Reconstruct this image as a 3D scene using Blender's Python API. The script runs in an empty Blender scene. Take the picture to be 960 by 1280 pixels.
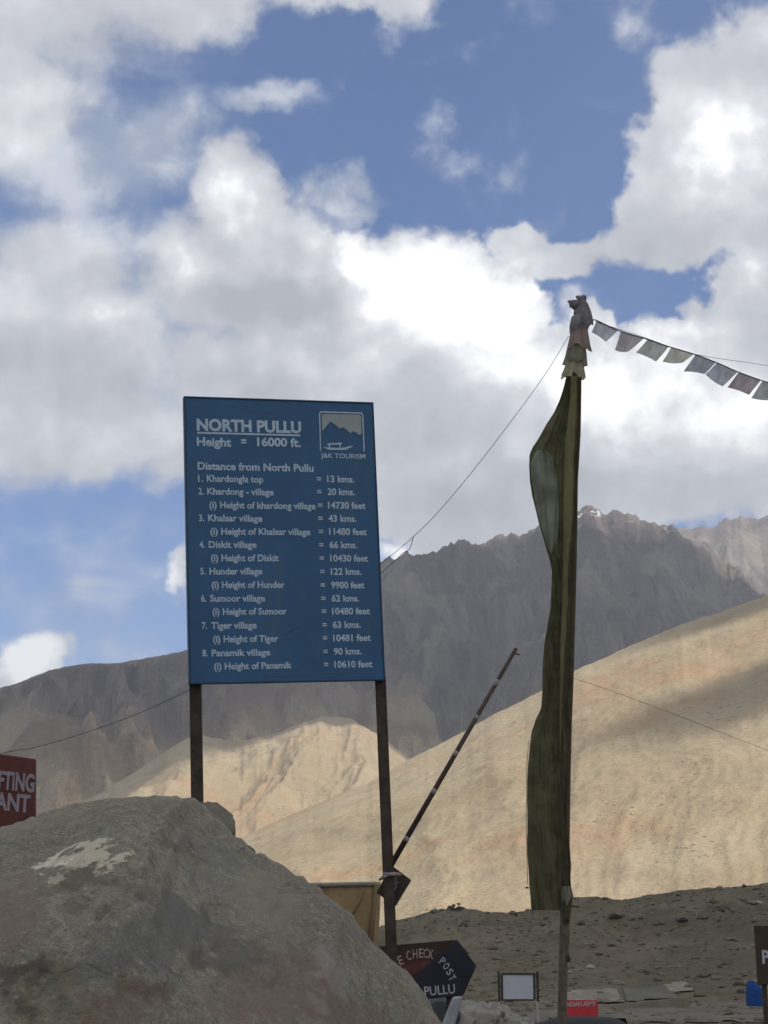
import bpy, bmesh, math, random
import numpy as np
from mathutils import Vector, Matrix

# ------------------------------------------------------------------ camera
sc = bpy.context.scene
COL = sc.collection
F_PX = 1900.0
PITCH = math.atan(540.0 / F_PX)          # horizon lies at row 1180 of the 960x1280 photograph
cam_d = bpy.data.cameras.new("camera"); cam = bpy.data.objects.new("camera", cam_d); COL.objects.link(cam)
cam.location = (0, 0, 0); cam.rotation_euler = (math.pi / 2 + PITCH, 0, 0)
cam_d.sensor_fit = 'VERTICAL'; cam_d.sensor_height = 36.0; cam_d.lens = F_PX / 1280 * 36
cam_d.clip_start = 0.05; cam_d.clip_end = 60000
sc.camera = cam
sc.view_settings.view_transform = 'Standard'; sc.view_settings.look = 'None'
sc.view_settings.exposure = 0.42; sc.view_settings.gamma = 1.0
sc.cycles.max_bounces = 4; sc.cycles.transparent_max_bounces = 16; sc.cycles.volume_bounces = 0
SP, CP = math.sin(PITCH), math.cos(PITCH)

def ray(px, py):
    x = (px - 480) / F_PX; y = (640 - py) / F_PX
    return np.array([x, CP - y * SP, SP + y * CP])
def at(px, py, Y):                       # the point of the place seen at a pixel, Y metres ahead
    d = ray(px, py); return Vector(d * (Y / d[1]))
def azel(px, py):
    d = ray(px, py); d = d / np.linalg.norm(d)
    return math.atan2(d[0], d[1]), math.asin(d[2])

# ------------------------------------------------------------------ light
SUN = Vector((0.50, -0.42, 0.76)).normalized()       # towards the sun: high, behind the viewer's right shoulder
sun_d = bpy.data.lights.new("sun", 'SUN'); sun_d.energy = 3.7; sun_d.angle = math.radians(0.53); sun_d.color = (1, .93, .82)
sun = bpy.data.objects.new("sun", sun_d); COL.objects.link(sun)
sun.rotation_euler = SUN.to_track_quat('Z', 'Y').to_euler()

world = bpy.data.worlds.new("World"); sc.world = world; world.use_nodes = True

class NT:
    """small helper that grows a node graph"""
    def __init__(s, tree): s.t = tree; s.n = tree.nodes; s.l = tree.links
    def node(s, kind, **kw):
        n = s.n.new(kind)
        for k, v in kw.items(): setattr(n, k, v)
        return n
    def put(s, sock, v):
        if hasattr(v, 'is_output'): s.l.new(v, sock)
        elif v is not None: sock.default_value = v
    def math(s, op, a, b=None, c=None, clamp=False):
        n = s.node('ShaderNodeMath', operation=op); n.use_clamp = clamp
        s.put(n.inputs[0], a); s.put(n.inputs[1], b); s.put(n.inputs[2], c); return n.outputs[0]
    def vmath(s, op, a, b=None, scale=None):
        n = s.node('ShaderNodeVectorMath', operation=op)
        s.put(n.inputs[0], a)
        if b is not None: s.put(n.inputs[1], b)
        if scale is not None: s.put(n.inputs['Scale'], scale)
        return n.outputs['Value'] if op in ('LENGTH', 'DOT_PRODUCT', 'DISTANCE') else n.outputs[0]
    def noise(s, vec, scale, detail=6, rough=.55, dist=0.0, color=False):
        n = s.node('ShaderNodeTexNoise'); s.put(n.inputs['Vector'], vec); n.inputs['Scale'].default_value = scale
        n.inputs['Detail'].default_value = detail; n.inputs['Roughness'].default_value = rough; n.inputs['Distortion'].default_value = dist
        return n.outputs['Color' if color else 'Fac']
    def ss(s, v, lo, hi, a=0.0, b=1.0):
        n = s.node('ShaderNodeMapRange', interpolation_type='SMOOTHSTEP'); s.put(n.inputs[0], v)
        n.inputs[1].default_value = lo; n.inputs[2].default_value = hi; n.inputs[3].default_value = a; n.inputs[4].default_value = b
        return n.outputs[0]
    def mix(s, f, a, b, mode='MIX'):
        n = s.node('ShaderNodeMix', data_type='RGBA', blend_type=mode); s.put(n.inputs[0], f)
        for i, v in ((6, a), (7, b)):
            s.put(n.inputs[i], v if hasattr(v, 'is_output') else tuple(v) + (1,) * (4 - len(v)))
        return n.outputs[2]
    def mapping(s, vec, loc=(0, 0, 0), rot=(0, 0, 0), scale=(1, 1, 1), kind='POINT'):
        n = s.node('ShaderNodeMapping', vector_type=kind); s.put(n.inputs[0], vec)
        n.inputs[1].default_value = loc; n.inputs[2].default_value = rot; n.inputs[3].default_value = scale
        return n.outputs[0]
    def blob(s, vec, px, py, rx, ry, rot=0):           # 1 in the middle of an elliptic patch of sky, 0 at its rim
        a, e = azel(px, py)
        m = s.mapping(vec, (a, e, 0), (0, 0, math.radians(rot)), (rx / F_PX, ry / F_PX, 1), 'TEXTURE')
        g = s.node('ShaderNodeTexGradient', gradient_type='SPHERICAL'); s.l.new(m, g.inputs[0])
        return g.outputs['Fac']

def build_sky():
    w = NT(world.node_tree); w.n.clear()
    out = w.node('ShaderNodeOutputWorld')
    sky = w.node('ShaderNodeTexSky', sky_type='NISHITA'); sky.sun_disc = False
    sky.sun_elevation = math.asin(SUN.z); sky.sun_rotation = math.atan2(SUN.x, SUN.y)
    sky.altitude = 4500; sky.air_density = 1.0; sky.dust_density = 0.6; sky.ozone_density = 1.0
    tc = w.node('ShaderNodeTexCoord').outputs['Generated']
    d = w.vmath('NORMALIZE', tc)
    sep = w.node('ShaderNodeSeparateXYZ'); w.l.new(d, sep.inputs[0])
    az = w.math('ARCTAN2', sep.outputs[0], sep.outputs[1]); el = w.math('ARCSINE', sep.outputs[2])
    comb = w.node('ShaderNodeCombineXYZ'); w.l.new(az, comb.inputs[0]); w.l.new(el, comb.inputs[1])
    # billow warp
    wn = w.noise(d, 9.0, 5, .6, color=True)
    wn = w.vmath('SUBTRACT', wn, (.5, .5, .5))
    wv = w.vmath('MULTIPLY', wn, (.085, .085, 0))
    wn2 = w.noise(d, 36.0, 4, .6, color=True)
    wn2 = w.vmath('SUBTRACT', wn2, (.5, .5, .5)); wv2 = w.vmath('MULTIPLY', wn2, (.022, .022, 0))
    p = w.vmath('ADD', comb.outputs[0], w.vmath('ADD', wv, wv2))
    def field(items, vec, k=.16):
        acc = None
        for it in items:
            g = w.blob(vec, *it[:5])
            if len(it) > 5 and it[5] != 1: g = w.math('MULTIPLY', g, it[5])
            acc = g if acc is None else w.math('SMOOTH_MAX', acc, g, k)
        return acc
    CUM = [ # px, py, rx, ry, rot(ccw deg), weight
        (60, -40, 330, 170, 12), (250, -10, 270, 100, 12), (420, -30, 200, 75, 5), (20, 120, 130, 110, 0, .9),
        (310, 265, 95, 95, 0, 1.1), (300, 330, 170, 110, 0, 1.15), (380, 380, 150, 90, 0, 1), (235, 330, 90, 90, 0),
        (40, 430, 260, 170, 0, 1.2), (90, 540, 240, 110, 5, 1.1), (70, 340, 160, 110, 0, 1), (210, 560, 120, 90, 20, .9),
        (540, 400, 190, 130, 0, 1.5), (460, 370, 90, 90, 0, 1.3), (640, 390, 75, 85, 0, 1.2), (590, 350, 120, 70, 0, 1.2),
        (350, 480, 230, 110, 0, 1.4), (520, 560, 330, 150, 0, 1.6), (770, 560, 300, 140, 0, 1.6), (880, 520, 230, 130, 0, 1.5),
        (800, 450, 90, 55, 0, 1.2), (745, 400, 35, 55, 0, 1.0), (700, 450, 80, 70, 0, 1.2), (850, 440, 100, 60, 0, 1.2),
        (930, 380, 95, 75, 0, 1.2), (970, 440, 110, 90, 0, 1.3), (600, 640, 200, 60, 0, 1.2),
        (930, 140, 165, 160, 0, 1.4), (850, 215, 110, 110, 0, 1.2), (960, 250, 190, 100, 0, 1.3), (930, 75, 60, 70, 0, 1.0), (870, 290, 170, 55, 0, 1.1),
        (1100, 200, 260, 260, 0, 1.5), (700, 305, 130, 42, 3, 1.0), (640, 290, 60, 35, 0, .8), (1150, 500, 330, 220, 0, 1.5),
        (35, 838, 85, 44, 10, 1.2), (0, 860, 90, 40, 0, 1.2), (246, 728, 26, 38, 0, .9), (500, 690, 60, 30, 0, .6),
        (-250, 420, 330, 260, 0, 1.3), (-200, 60, 300, 200, 0, 1.2)]
    S = field(CUM, p)
    # cloud cover goes on outside the frame
    far = w.noise(d, 2.6, 7, .55)
    inframe = w.ss(w.blob(comb.outputs[0], 480, 560, 950, 1150, 0), .08, .30)
    Sf = w.math('MULTIPLY', w.ss(far, .33, .52), w.math('SUBTRACT', 1.0, inframe))
    S = w.math('MAXIMUM', S, Sf)
    det = w.noise(d, 16.0, 9, .58)
    fine = w.math('SUBTRACT', det, .5)
    dens = w.math('ADD', w.math('MULTIPLY', fine, w.ss(S, 0.0, .10, .30, .85)), S)
    a_c = w.ss(dens, .15, .42)
    soft = w.ss(w.noise(d, 5.0, 2, .5), .35, .65)
    a_s = w.ss(dens, .10, .56)
    # the left half of the sky has soft rims, the right half crisp ones
    lr = w.ss(az, azel(150, 300)[0], azel(480, 300)[0])
    alpha = w.math('ADD', w.math('MULTIPLY', a_c, lr), w.math('MULTIPLY', a_s, w.math('SUBTRACT', 1.0, lr)))
    # thin veils
    VEIL = [(110, 210, 200, 100, 0, 1), (200, 175, 130, 75, 10, 1.1), (330, 135, 130, 30, 0, 1.0), (30, 300, 170, 100, 0, .9), (170, 290, 120, 80, 0, .9),
            (430, 255, 75, 45, 0, 1.0), (455, 235, 45, 30, 0, .9), (200, 430, 110, 80, 0, .7), (558, 225, 22, 10, 60, .14), (594, 240, 20, 8, 20, .14),
            (785, 98, 55, 18, 15, .2), (720, 365, 38, 28, 0, 1.0), (470, 10, 110, 30, 0, .8), (100, 740, 260, 150, 0, .42), (480, 60, 420, 200, 0, .11), (120, 180, 260, 150, 0, .8), (730, 380, 50, 60, 0, .7)]
    V = field(VEIL, p, .1)
    vn = w.noise(w.mapping(d, scale=(1, 1, 1.6)), 13.0, 8, .62, .6)
    va = w.ss(w.math('MULTIPLY_ADD', w.math('SUBTRACT', vn, .5), 1.1, V), .12, .85, 0, .8)
    # brightness inside the clouds
    BR = [(560, 370, 200, 110, 0, 1.25), (470, 340, 90, 60, 0, 1.0), (660, 350, 70, 60, 0, .9), (930, 170, 140, 130, 0, .65), (560, 640, 120, 60, 0, .1),
          (310, 245, 85, 75, 0, .5), (230, 320, 60, 50, 0, .5), (390, 310, 50, 50, 0, .45), (770, 480, 230, 110, 0, .85), (930, 510, 150, 90, 0, .75), (640, 470, 200, 70, 0, .7), (30, 830, 110, 50, 0, .9), (40, 340, 110, 70, 0, .35),
          (150, 400, 140, 60, 0, .35), (850, 420, 100, 40, 0, .55), (232, 730, 40, 50, 0, .5), (400, 450, 240, 70, 0, .55), (925, 350, 80, 50, 0, .45), (500, 690, 60, 30, 0, .7),
          (740, 300, 220, 30, 0, .2), (60, 560, 150, 60, 0, .2), (600, 480, 260, 90, 0, .5)]
    DK = [(370, 380, 170, 38, -8, 1.0), (540, 540, 200, 50, 0, .25), (860, 300, 230, 42, 0, .55), (620, 620, 330, 60, 0, .6), (850, 620, 220, 60, 0, .5), (120, 340, 200, 60, 0, .4),
          (340, 560, 170, 90, 0, .6), (90, 40, 420, 120, 10, .5), (80, 480, 260, 90, 0, .4), (420, 420, 90, 25, 0, .3), (940, 80, 60, 60, 0, .12)]
    B = field(BR, p, .12); D = field(DK, p, .12)
    eps = w.vmath('ADD', d, (.010, -.004, .016))
    det2 = w.noise(eps, 16.0, 9, .58)
    relief = w.math('SUBTRACT', det, det2)
    lo1 = w.noise(d, 7.0, 4, .5); lo2 = w.noise(w.vmath('ADD', d, (.02, -.01, .035)), 7.0, 4, .5)
    relief = w.math('ADD', w.math('MULTIPLY', relief, 1.25), w.math('MULTIPLY', w.math('SUBTRACT', lo1, lo2), 1.5))
    b = w.math('ADD', w.math('SUBTRACT', w.math('MULTIPLY', B, .9), w.math('MULTIPLY', D, .55)), w.math('ADD', relief, .36), clamp=True)
    ramp = w.node('ShaderNodeValToRGB'); w.l.new(b, ramp.inputs[0])
    cr = ramp.color_ramp
    cr.elements[0].position = 0; cr.elements[0].color = (.41, .42, .455, 1)
    cr.elements[1].position = 1; cr.elements[1].color = (1.15, 1.15, 1.14, 1)
    e = cr.elements.new(.38); e.color = (.53, .54, .575, 1)
    e = cr.elements.new(.68); e.color = (.70, .71, .74, 1)
    # clear sky: Nishita, deepened a little as through thin high-altitude air
    skyc = w.vmath('MULTIPLY', sky.outputs[0], (.079, .113, .148))
    c = w.mix(va, skyc, w.mix(w.ss(w.math('ADD', vn, w.math('MULTIPLY', relief, .8)), .35, .68), (.34, .39, .48), (.66, .68, .73)))
    c = w.mix(alpha, c, ramp.outputs[0])
    bg = w.node('ShaderNodeBackground'); w.l.new(c, bg.inputs[0]); bg.inputs[1].default_value = 1.0
    w.l.new(bg.outputs[0], out.inputs[0])
build_sky()

# ------------------------------------------------------------------ noise in numpy
_rng = np.random.RandomState(7)
_P = _rng.permutation(512); _P = np.concatenate([_P, _P, _P])
_G = _rng.randn(512, 2); _G /= np.linalg.norm(_G, axis=1)[:, None]
def pnoise(x, y):
    xi = np.floor(x).astype(int); yi = np.floor(y).astype(int); xf = x - xi; yf = y - yi
    u = xf * xf * xf * (xf * (xf * 6 - 15) + 10); v = yf * yf * yf * (yf * (yf * 6 - 15) + 10)
    def g(i, j, dx, dy):
        h = _P[(_P[(xi + i) & 511] + yi + j) & 511]; return _G[h, 0] * dx + _G[h, 1] * dy
    a = g(0, 0, xf, yf); b = g(1, 0, xf - 1, yf); c = g(0, 1, xf, yf - 1); d = g(1, 1, xf - 1, yf - 1)
    return 1.4 * ((a * (1 - u) + b * u) * (1 - v) + (c * (1 - u) + d * u) * v)
def fbm(x, y, o=5, g=.5):
    s = 0; a = 1
    for i in range(o): s = s + a * pnoise(x * 2 ** i + 17.3 * i, y * 2 ** i - 9.1 * i); a *= g
    return s
def ridged(x, y, o=5, g=.5):
    s = 0; a = 1; w = 1
    for i in range(o):
        n = (1 - np.abs(pnoise(x * 2 ** i + 31.7 * i, y * 2 ** i + 5.3 * i))) ** 2 * w
        s = s + a * n; w = np.clip(n * 1.6, 0, 1); a *= g
    return s - 1.0
def sstep(t): t = np.clip(t, 0, 1); return t * t * (3 - 2 * t)

# ------------------------------------------------------------------ object helpers
def link(o, parent=None):
    COL.objects.link(o)
    if parent is not None: o.parent = parent
    return o
def tag(o, label=None, cat=None, group=None, kind=None):
    if label: o['label'] = label
    if cat: o['category'] = cat
    if group: o['group'] = group
    if kind: o['kind'] = kind
    return o
def mesh_obj(name, verts, faces, mat, parent=None, smooth=False):
    me = bpy.data.meshes.new(name)
    me.from_pydata([tuple(v) for v in verts], [], faces); me.update()
    if smooth: me.polygons.foreach_set('use_smooth', [True] * len(me.polygons))
    if mat: me.materials.append(mat)
    return link(bpy.data.objects.new(name, me), parent)
def grid_obj(name, P, mat, parent=None, smooth=True, wrap=False, attrs=None):
    """P: array rows x cols x 3"""
    r, c = P.shape[:2]
    me = bpy.data.meshes.new(name)
    idx = np.arange(r * c).reshape(r, c)
    if wrap: idx = np.concatenate([idx, idx[:, :1]], axis=1)
    q = np.stack([idx[:-1, :-1], idx[:-1, 1:], idx[1:, 1:], idx[1:, :-1]], -1).reshape(-1, 4)
    me.vertices.add(r * c); me.vertices.foreach_set('co', P.reshape(-1).astype(np.float32))
    me.loops.add(q.size); me.loops.foreach_set('vertex_index', q.reshape(-1).astype(np.int32))
    me.polygons.add(len(q)); me.polygons.foreach_set('loop_start', np.arange(0, q.size, 4, dtype=np.int32))
    me.polygons.foreach_set('loop_total', np.full(len(q), 4, dtype=np.int32))
    me.polygons.foreach_set('use_smooth', np.full(len(q), smooth))
    me.update(calc_edges=True)
    if attrs:
        for k, v in attrs.items():
            at_ = me.attributes.new(k, 'FLOAT', 'POINT'); at_.data.foreach_set('value', v.reshape(-1).astype(np.float32))
    me.materials.append(mat)
    return link(bpy.data.objects.new(name, me), parent)
def empty(name, loc, label=None, cat=None, group=None, rot=None):
    o = bpy.data.objects.new(name, None); o.empty_display_size = .2; o.location = loc
    if rot: o.rotation_euler = rot
    link(o); tag(o, label, cat, group); return o
def box_bm(bm, x0, x1, y0, y1, z0, z1):
    vs = [bm.verts.new(p) for p in ((x0, y0, z0), (x1, y0, z0), (x1, y1, z0), (x0, y1, z0), (x0, y0, z1), (x1, y0, z1), (x1, y1, z1), (x0, y1, z1))]
    for f in ((0, 3, 2, 1), (4, 5, 6, 7), (0, 1, 5, 4), (1, 2, 6, 5), (2, 3, 7, 6), (3, 0, 4, 7)): bm.faces.new([vs[i] for i in f])
def bm_obj(name, bm, mat, parent=None, smooth=False, bevel=0, mw=None):
    if bevel: bmesh.ops.bevel(bm, geom=bm.edges[:], offset=bevel, segments=2, affect='EDGES', profile=.5)
    me = bpy.data.meshes.new(name); bm.to_mesh(me); bm.free()
    if smooth: me.polygons.foreach_set('use_smooth', [True] * len(me.polygons))
    me.materials.append(mat); o = link(bpy.data.objects.new(name, me), parent)
    return o
def box_obj(name, b, mat, parent=None, bevel=.004):
    bm = bmesh.new(); box_bm(bm, *b); return bm_obj(name, bm, mat, parent, bevel=bevel)
def tube_pts(pts, rad, n=8, cap=True):
    pts = [Vector(p) for p in pts]; rr = rad if hasattr(rad, '__len__') else [rad] * len(pts)
    V, Fc = [], []
    for i, p in enumerate(pts):
        t = (pts[min(i + 1, len(pts) - 1)] - pts[max(i - 1, 0)]).normalized()
        a = t.cross(Vector((0, 1, 0.013))).normalized() if abs(t.y) < .95 else t.cross(Vector((1, 0, 0))).normalized()
        b = t.cross(a)
        for k in range(n):
            an = 2 * math.pi * k / n; V.append(p + (a * math.cos(an) + b * math.sin(an)) * rr[i])
    for i in range(len(pts) - 1):
        for k in range(n):
            a0 = i * n + k; a1 = i * n + (k + 1) % n
            Fc.append((a0, a1, a1 + n, a0 + n))
    if cap: Fc.append(tuple(range(n - 1, -1, -1))); Fc.append(tuple(range((len(pts) - 1) * n, len(pts) * n)))
    return V, Fc
def tube(name, pts, rad, mat, parent=None, n=8):
    V, Fc = tube_pts(pts, rad, n); return mesh_obj(name, V, Fc, mat, parent, smooth=True)
def to_local(o, p): return Matrix.Translation(-o.location) @ Vector(p)

# ------------------------------------------------------------------ materials
def material(name, build):
    m = bpy.data.materials.new(name); m.use_nodes = True; n = NT(m.node_tree); n.n.clear()
    out = n.node('ShaderNodeOutputMaterial'); b = n.node('ShaderNodeBsdfPrincipled'); n.l.new(b.outputs[0], out.inputs[0])
    b.inputs['Roughness'].default_value = .8
    b.inputs['Specular IOR Level'].default_value = .25
    n.b = b; n.out = out
    n.obj = n.node('ShaderNodeTexCoord').outputs['Object']
    n.pos = n.node('ShaderNodeNewGeometry').outputs['Position']
    build(n); return m
def bump(n, h, strength, dist):
    b = n.node('ShaderNodeBump'); b.inputs['Strength'].default_value = strength; b.inputs['Distance'].default_value = dist
    n.l.new(h, b.inputs['Height']); n.l.new(b.outputs[0], n.b.inputs['Normal'])
def plain(name, col, rough=.7, var=.25, scale=6, metal=0, bmp=.15, dirt=None):
    def f(n):
        a = n.noise(n.obj, scale, 7, .62)
        c = n.mix(n.ss(a, .3, .7), [v * (1 - var) for v in col], [min(1, v * (1 + var)) for v in col])
        if dirt:
            dn = n.noise(n.mapping(n.obj, scale=(1, 1, .35)), scale * 1.7, 8, .7)
            c = n.mix(n.ss(dn, .52, .72, 0, .7), c, dirt)
        n.put(n.b.inputs['Base Color'], c); n.b.inputs['Roughness'].default_value = rough; n.b.inputs['Metallic'].default_value = metal
        if bmp: bump(n, n.noise(n.obj, scale * 6, 5, .6), bmp, .01)
    return material(name, f)

def f_sand(n):
    p = n.pos
    big = n.noise(p, .006, 6, .6, .4); mid = n.noise(p, .05, 6, .65); fi = n.noise(p, .5, 6, .7)
    c = n.mix(n.ss(big, .35, .65), (.350, .283, .190), (.425, .355, .250))
    c = n.mix(n.ss(n.noise(p, .011, 5, .6, .6), .50, .68, 0, .75), c, (.40, .265, .170))       # pinkish bands
    c = n.mix(n.ss(mid, .48, .70, 0, .5), c, (.27, .225, .16))
    # scree streaks
    st = n.noise(n.mapping(p, rot=(0, 0, .5), scale=(.02, .003, .004)), 1.0, 7, .65, .8)
    c = n.mix(n.ss(st, .50, .68, 0, .45), c, (.45, .37, .25))
    v3 = n.node('ShaderNodeTexVoronoi'); n.put(v3.inputs['Vector'], p); v3.inputs['Scale'].default_value = .42
    d3 = n.math('MULTIPLY', n.ss(v3.outputs['Distance'], .12, .26, 1, 0), n.ss(n.noise(p, .035, 6, .7), .46, .60))
    c = n.mix(n.math('MULTIPLY', d3, .6), c, (.13, .105, .075))
    # sparse dark scrub and stones
    v = n.node('ShaderNodeTexVoronoi'); n.put(v.inputs['Vector'], p); v.inputs['Scale'].default_value = .22
    dots = n.math('MULTIPLY', n.ss(v.outputs['Distance'], .10, .24, 1, 0), n.ss(n.noise(p, .02, 4, .6), .50, .60))
    c = n.mix(n.math('MULTIPLY', dots, .75), c, (.10, .085, .060))
    c = n.mix(n.ss(fi, .35, .75, 0, .35), c, (.21, .165, .11))
    n.put(n.b.inputs['Base Color'], c); n.b.inputs['Roughness'].default_value = .95; n.b.inputs['Specular IOR Level'].default_value = .05
    h = n.math('ADD', n.math('MULTIPLY', mid, 2.5), n.math('ADD', n.math('MULTIPLY', fi, .5), n.math('MULTIPLY', st, .5)))
    bump(n, h, .8, 1.6)
M_sand = material('sandy_scree', f_sand)

def f_range(n):
    p = n.pos
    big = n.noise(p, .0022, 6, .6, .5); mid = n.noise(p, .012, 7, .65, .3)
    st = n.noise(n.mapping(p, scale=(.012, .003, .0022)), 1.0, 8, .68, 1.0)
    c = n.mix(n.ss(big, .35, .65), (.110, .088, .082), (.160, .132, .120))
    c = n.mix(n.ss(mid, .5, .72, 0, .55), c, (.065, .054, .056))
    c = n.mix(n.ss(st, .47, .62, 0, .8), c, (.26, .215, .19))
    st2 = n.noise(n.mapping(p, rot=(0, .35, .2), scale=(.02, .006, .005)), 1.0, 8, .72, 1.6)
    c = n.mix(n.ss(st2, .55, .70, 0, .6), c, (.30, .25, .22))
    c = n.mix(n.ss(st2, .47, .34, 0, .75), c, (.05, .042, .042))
    # lower slopes are buried in pale sandy debris
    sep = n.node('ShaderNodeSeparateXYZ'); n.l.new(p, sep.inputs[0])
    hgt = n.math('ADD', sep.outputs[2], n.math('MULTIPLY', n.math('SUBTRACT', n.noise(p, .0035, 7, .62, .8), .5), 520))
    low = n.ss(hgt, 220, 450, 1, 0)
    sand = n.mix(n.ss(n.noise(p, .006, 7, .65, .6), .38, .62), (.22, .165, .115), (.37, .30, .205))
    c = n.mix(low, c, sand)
    # old snow in a few high gullies
    cz = n.math('MULTIPLY', n.ss(sep.outputs[2], 925, 990), n.ss(n.noise(p, .02, 5, .6), .585, .62))
    c = n.mix(cz, c, (.75, .78, .82))
    n.put(n.b.inputs['Base Color'], c); n.b.inputs['Roughness'].default_value = .95; n.b.inputs['Specular IOR Level'].default_value = .05
    h = n.math('ADD', n.math('MULTIPLY', mid, 10), n.math('ADD', n.math('MULTIPLY', st, 8), n.math('MULTIPLY', n.noise(p, .08, 5, .65), 4)))
    bump(n, h, 1.0, 2.2)
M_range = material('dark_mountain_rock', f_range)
def f_range2(n):
    p = n.pos
    st = n.noise(n.mapping(p, scale=(.009, .003, .0022)), 1.0, 8, .68, 1.0)
    c = n.mix(n.ss(n.noise(p, .003, 7, .62, .8), .38, .62), (.13, .105, .10), (.29, .24, .20))
    c = n.mix(n.ss(st, .50, .68, 0, .6), c, (.33, .28, .24))
    n.put(n.b.inputs['Base Color'], c); n.b.inputs['Roughness'].default_value = .95; n.b.inputs['Specular IOR Level'].default_value = .05
    bump(n, n.math('ADD', n.math('MULTIPLY', n.noise(p, .012, 7, .65), 14), n.math('MULTIPLY', st, 8)), 1, 2)
M_range2 = material('pale_mountain_rock', f_range2)

def f_ground(n):
    p = n.pos
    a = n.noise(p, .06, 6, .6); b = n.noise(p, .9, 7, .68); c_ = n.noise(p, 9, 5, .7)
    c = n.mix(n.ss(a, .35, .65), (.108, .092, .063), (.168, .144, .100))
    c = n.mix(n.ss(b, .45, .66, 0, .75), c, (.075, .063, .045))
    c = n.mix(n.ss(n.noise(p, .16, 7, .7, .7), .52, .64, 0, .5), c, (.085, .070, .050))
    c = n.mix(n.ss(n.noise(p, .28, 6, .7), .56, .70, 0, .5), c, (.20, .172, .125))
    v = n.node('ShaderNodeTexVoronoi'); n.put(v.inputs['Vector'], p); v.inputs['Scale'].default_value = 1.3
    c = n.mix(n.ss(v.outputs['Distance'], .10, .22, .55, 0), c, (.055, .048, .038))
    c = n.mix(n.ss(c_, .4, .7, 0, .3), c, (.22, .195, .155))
    n.put(n.b.inputs['Base Color'], c); n.b.inputs['Roughness'].default_value = .95; n.b.inputs['Specular IOR Level'].default_value = .08
    bump(n, n.math('ADD', n.math('MULTIPLY', b, .35), n.math('MULTIPLY', c_, .05)), .9, .6)
M_ground = material('stony_ground', f_ground)

# ------------------------------------------------------------------ terrain
def crest_fn(pts):
    ae = sorted(azel(*p) for p in pts); A = [a for a, _ in ae]; E = [e for _, e in ae]
    return lambda az: np.interp(az, A, E)
def hill(name, pts, az0, az1, nc, nr, rb, rc, zb, mat, amp, gf, jag=0.0, jf=60, p=1.15, seed=0, back=.35, kind='structure', bulge=0.0, warp=.35, jmask=None):
    ce = crest_fn(pts)
    az = np.linspace(math.radians(az0), math.radians(az1), nc)
    el = ce(az)
    if jag:
        j = ridged(az * jf + seed, np.zeros_like(az) + .37, 5, .62) + .35 * ridged(az * jf * 4 + seed, np.zeros_like(az) + 2.37, 3, .6)
        el = el + jag * j / F_PX * (jmask(az) if jmask else 1)
    rcA = rc(az) if callable(rc) else np.full_like(az, rc)
    rbA = rb(az) if callable(rb) else np.full_like(az, rb)
    zc = np.tan(el) * rcA
    t = np.concatenate([np.linspace(0, 1, nr), 1 + np.linspace(0, back, 24)[1:]])
    T = t[:, None]; R = rbA + (rcA - rbA) * T
    AZ = np.broadcast_to(az, R.shape)
    prof = np.where(T <= 1, np.clip(T, 0, 1) ** p, 1 - (T - 1) * 1.6)
    if bulge: prof = prof + bulge * np.sin(np.pi * np.clip(T, 0, 1))
    Z = zb + (zc - zb) * prof
    X = R * np.sin(AZ); Y = R * np.cos(AZ)
    Tb = np.broadcast_to(T, R.shape)
    env = np.where(Tb < 1, np.clip(np.sin(np.pi * np.clip(Tb, 0, 1) ** .9), 0, 1) ** .8, 0)
    L = gf
    wx = warp * fbm(X / (2 * L) + seed, Y / (2 * L), 3); wy = warp * fbm(X / (2 * L) + 40 + seed, Y / (2 * L), 3)
    n1 = ridged(AZ * np.mean(rcA) / L + wx + seed, Tb * 1.1 + wy, 6, .52)      # gullies running down the slope
    n2 = fbm(X / L + 3 + seed, Y / L, 7, .55)
    Z = Z + env * amp * (n1 * .75 + n2 * .5)
    fine = np.where(Tb < 1, 1, .6) * amp * .045 * fbm(X / (L * .06), Y / (L * .06), 4, .6)
    Z = Z + fine * np.clip(1.0 - (Tb > .985) * .6, 0, 1)
    lim = R * np.tan(el[None, :] - (4 / F_PX) * (1 - np.clip(T, 0, 1)) ** .5)
    Z = np.where(Tb < 1, np.where(Z > lim, lim - .08 * (Z - lim), Z), Z)
    o = grid_obj(name, np.stack([X, Y, Z], -1), mat)
    tag(o, kind=kind); return o, ce

# ground with the shaded near rise
F_PTS = [(-900, 1150), (-300, 1160), (300, 1168), (440, 1168), (470, 1163), (500, 1151), (530, 1141), (555, 1137), (580, 1137), (610, 1142), (650, 1141), (690, 1130), (720, 1121), (745, 1121), (785, 1124), (820, 1118), (850, 1112), (900, 1109), (960, 1105), (1100, 1100), (1400, 1095), (2200, 1100)]
f_crest = crest_fn(F_PTS)
def ground_z(x, y, rough=True):
    x = np.asarray(x, float); y = np.asarray(y, float)
    r = np.hypot(x, y); az = np.arctan2(x, y)
    base = np.interp(r, [0, 5, 12, 25, 45, 60, 82, 96], [-1.6, -1.65, -1.85, -2.45, -2.9, -3.1, -3.2, -3.3])
    zc = np.tan(f_crest(az)) * 172
    t = (r - 96) / (172 - 96)
    ridge = (zc + 3.3) * np.where(t < 1, np.clip(t, 0, 1) ** .95, 1)
    fade = sstep((r - 178) / 90)
    front = np.clip(np.cos(az) * 1.4 + .3, 0, 1)
    z = base + ridge * (1 - fade) * front - 22 * fade
    if rough:
        k = np.clip((r - 96) / 40, 0, 1) * (1 - np.clip((r - 165) / 40, 0, .6))
        z = z + k * (.85 * fbm(x / 16, y / 16, 5, .55) + .55 * ridged(x / 8, y / 11, 5, .6)) * (1 - .45 * (np.abs(r - 172) < 12))
        z = z + .05 * fbm(x / 2.5, y / 2.5, 4, .6) * np.clip(r / 8, .3, 1.5)
    return z
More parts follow.
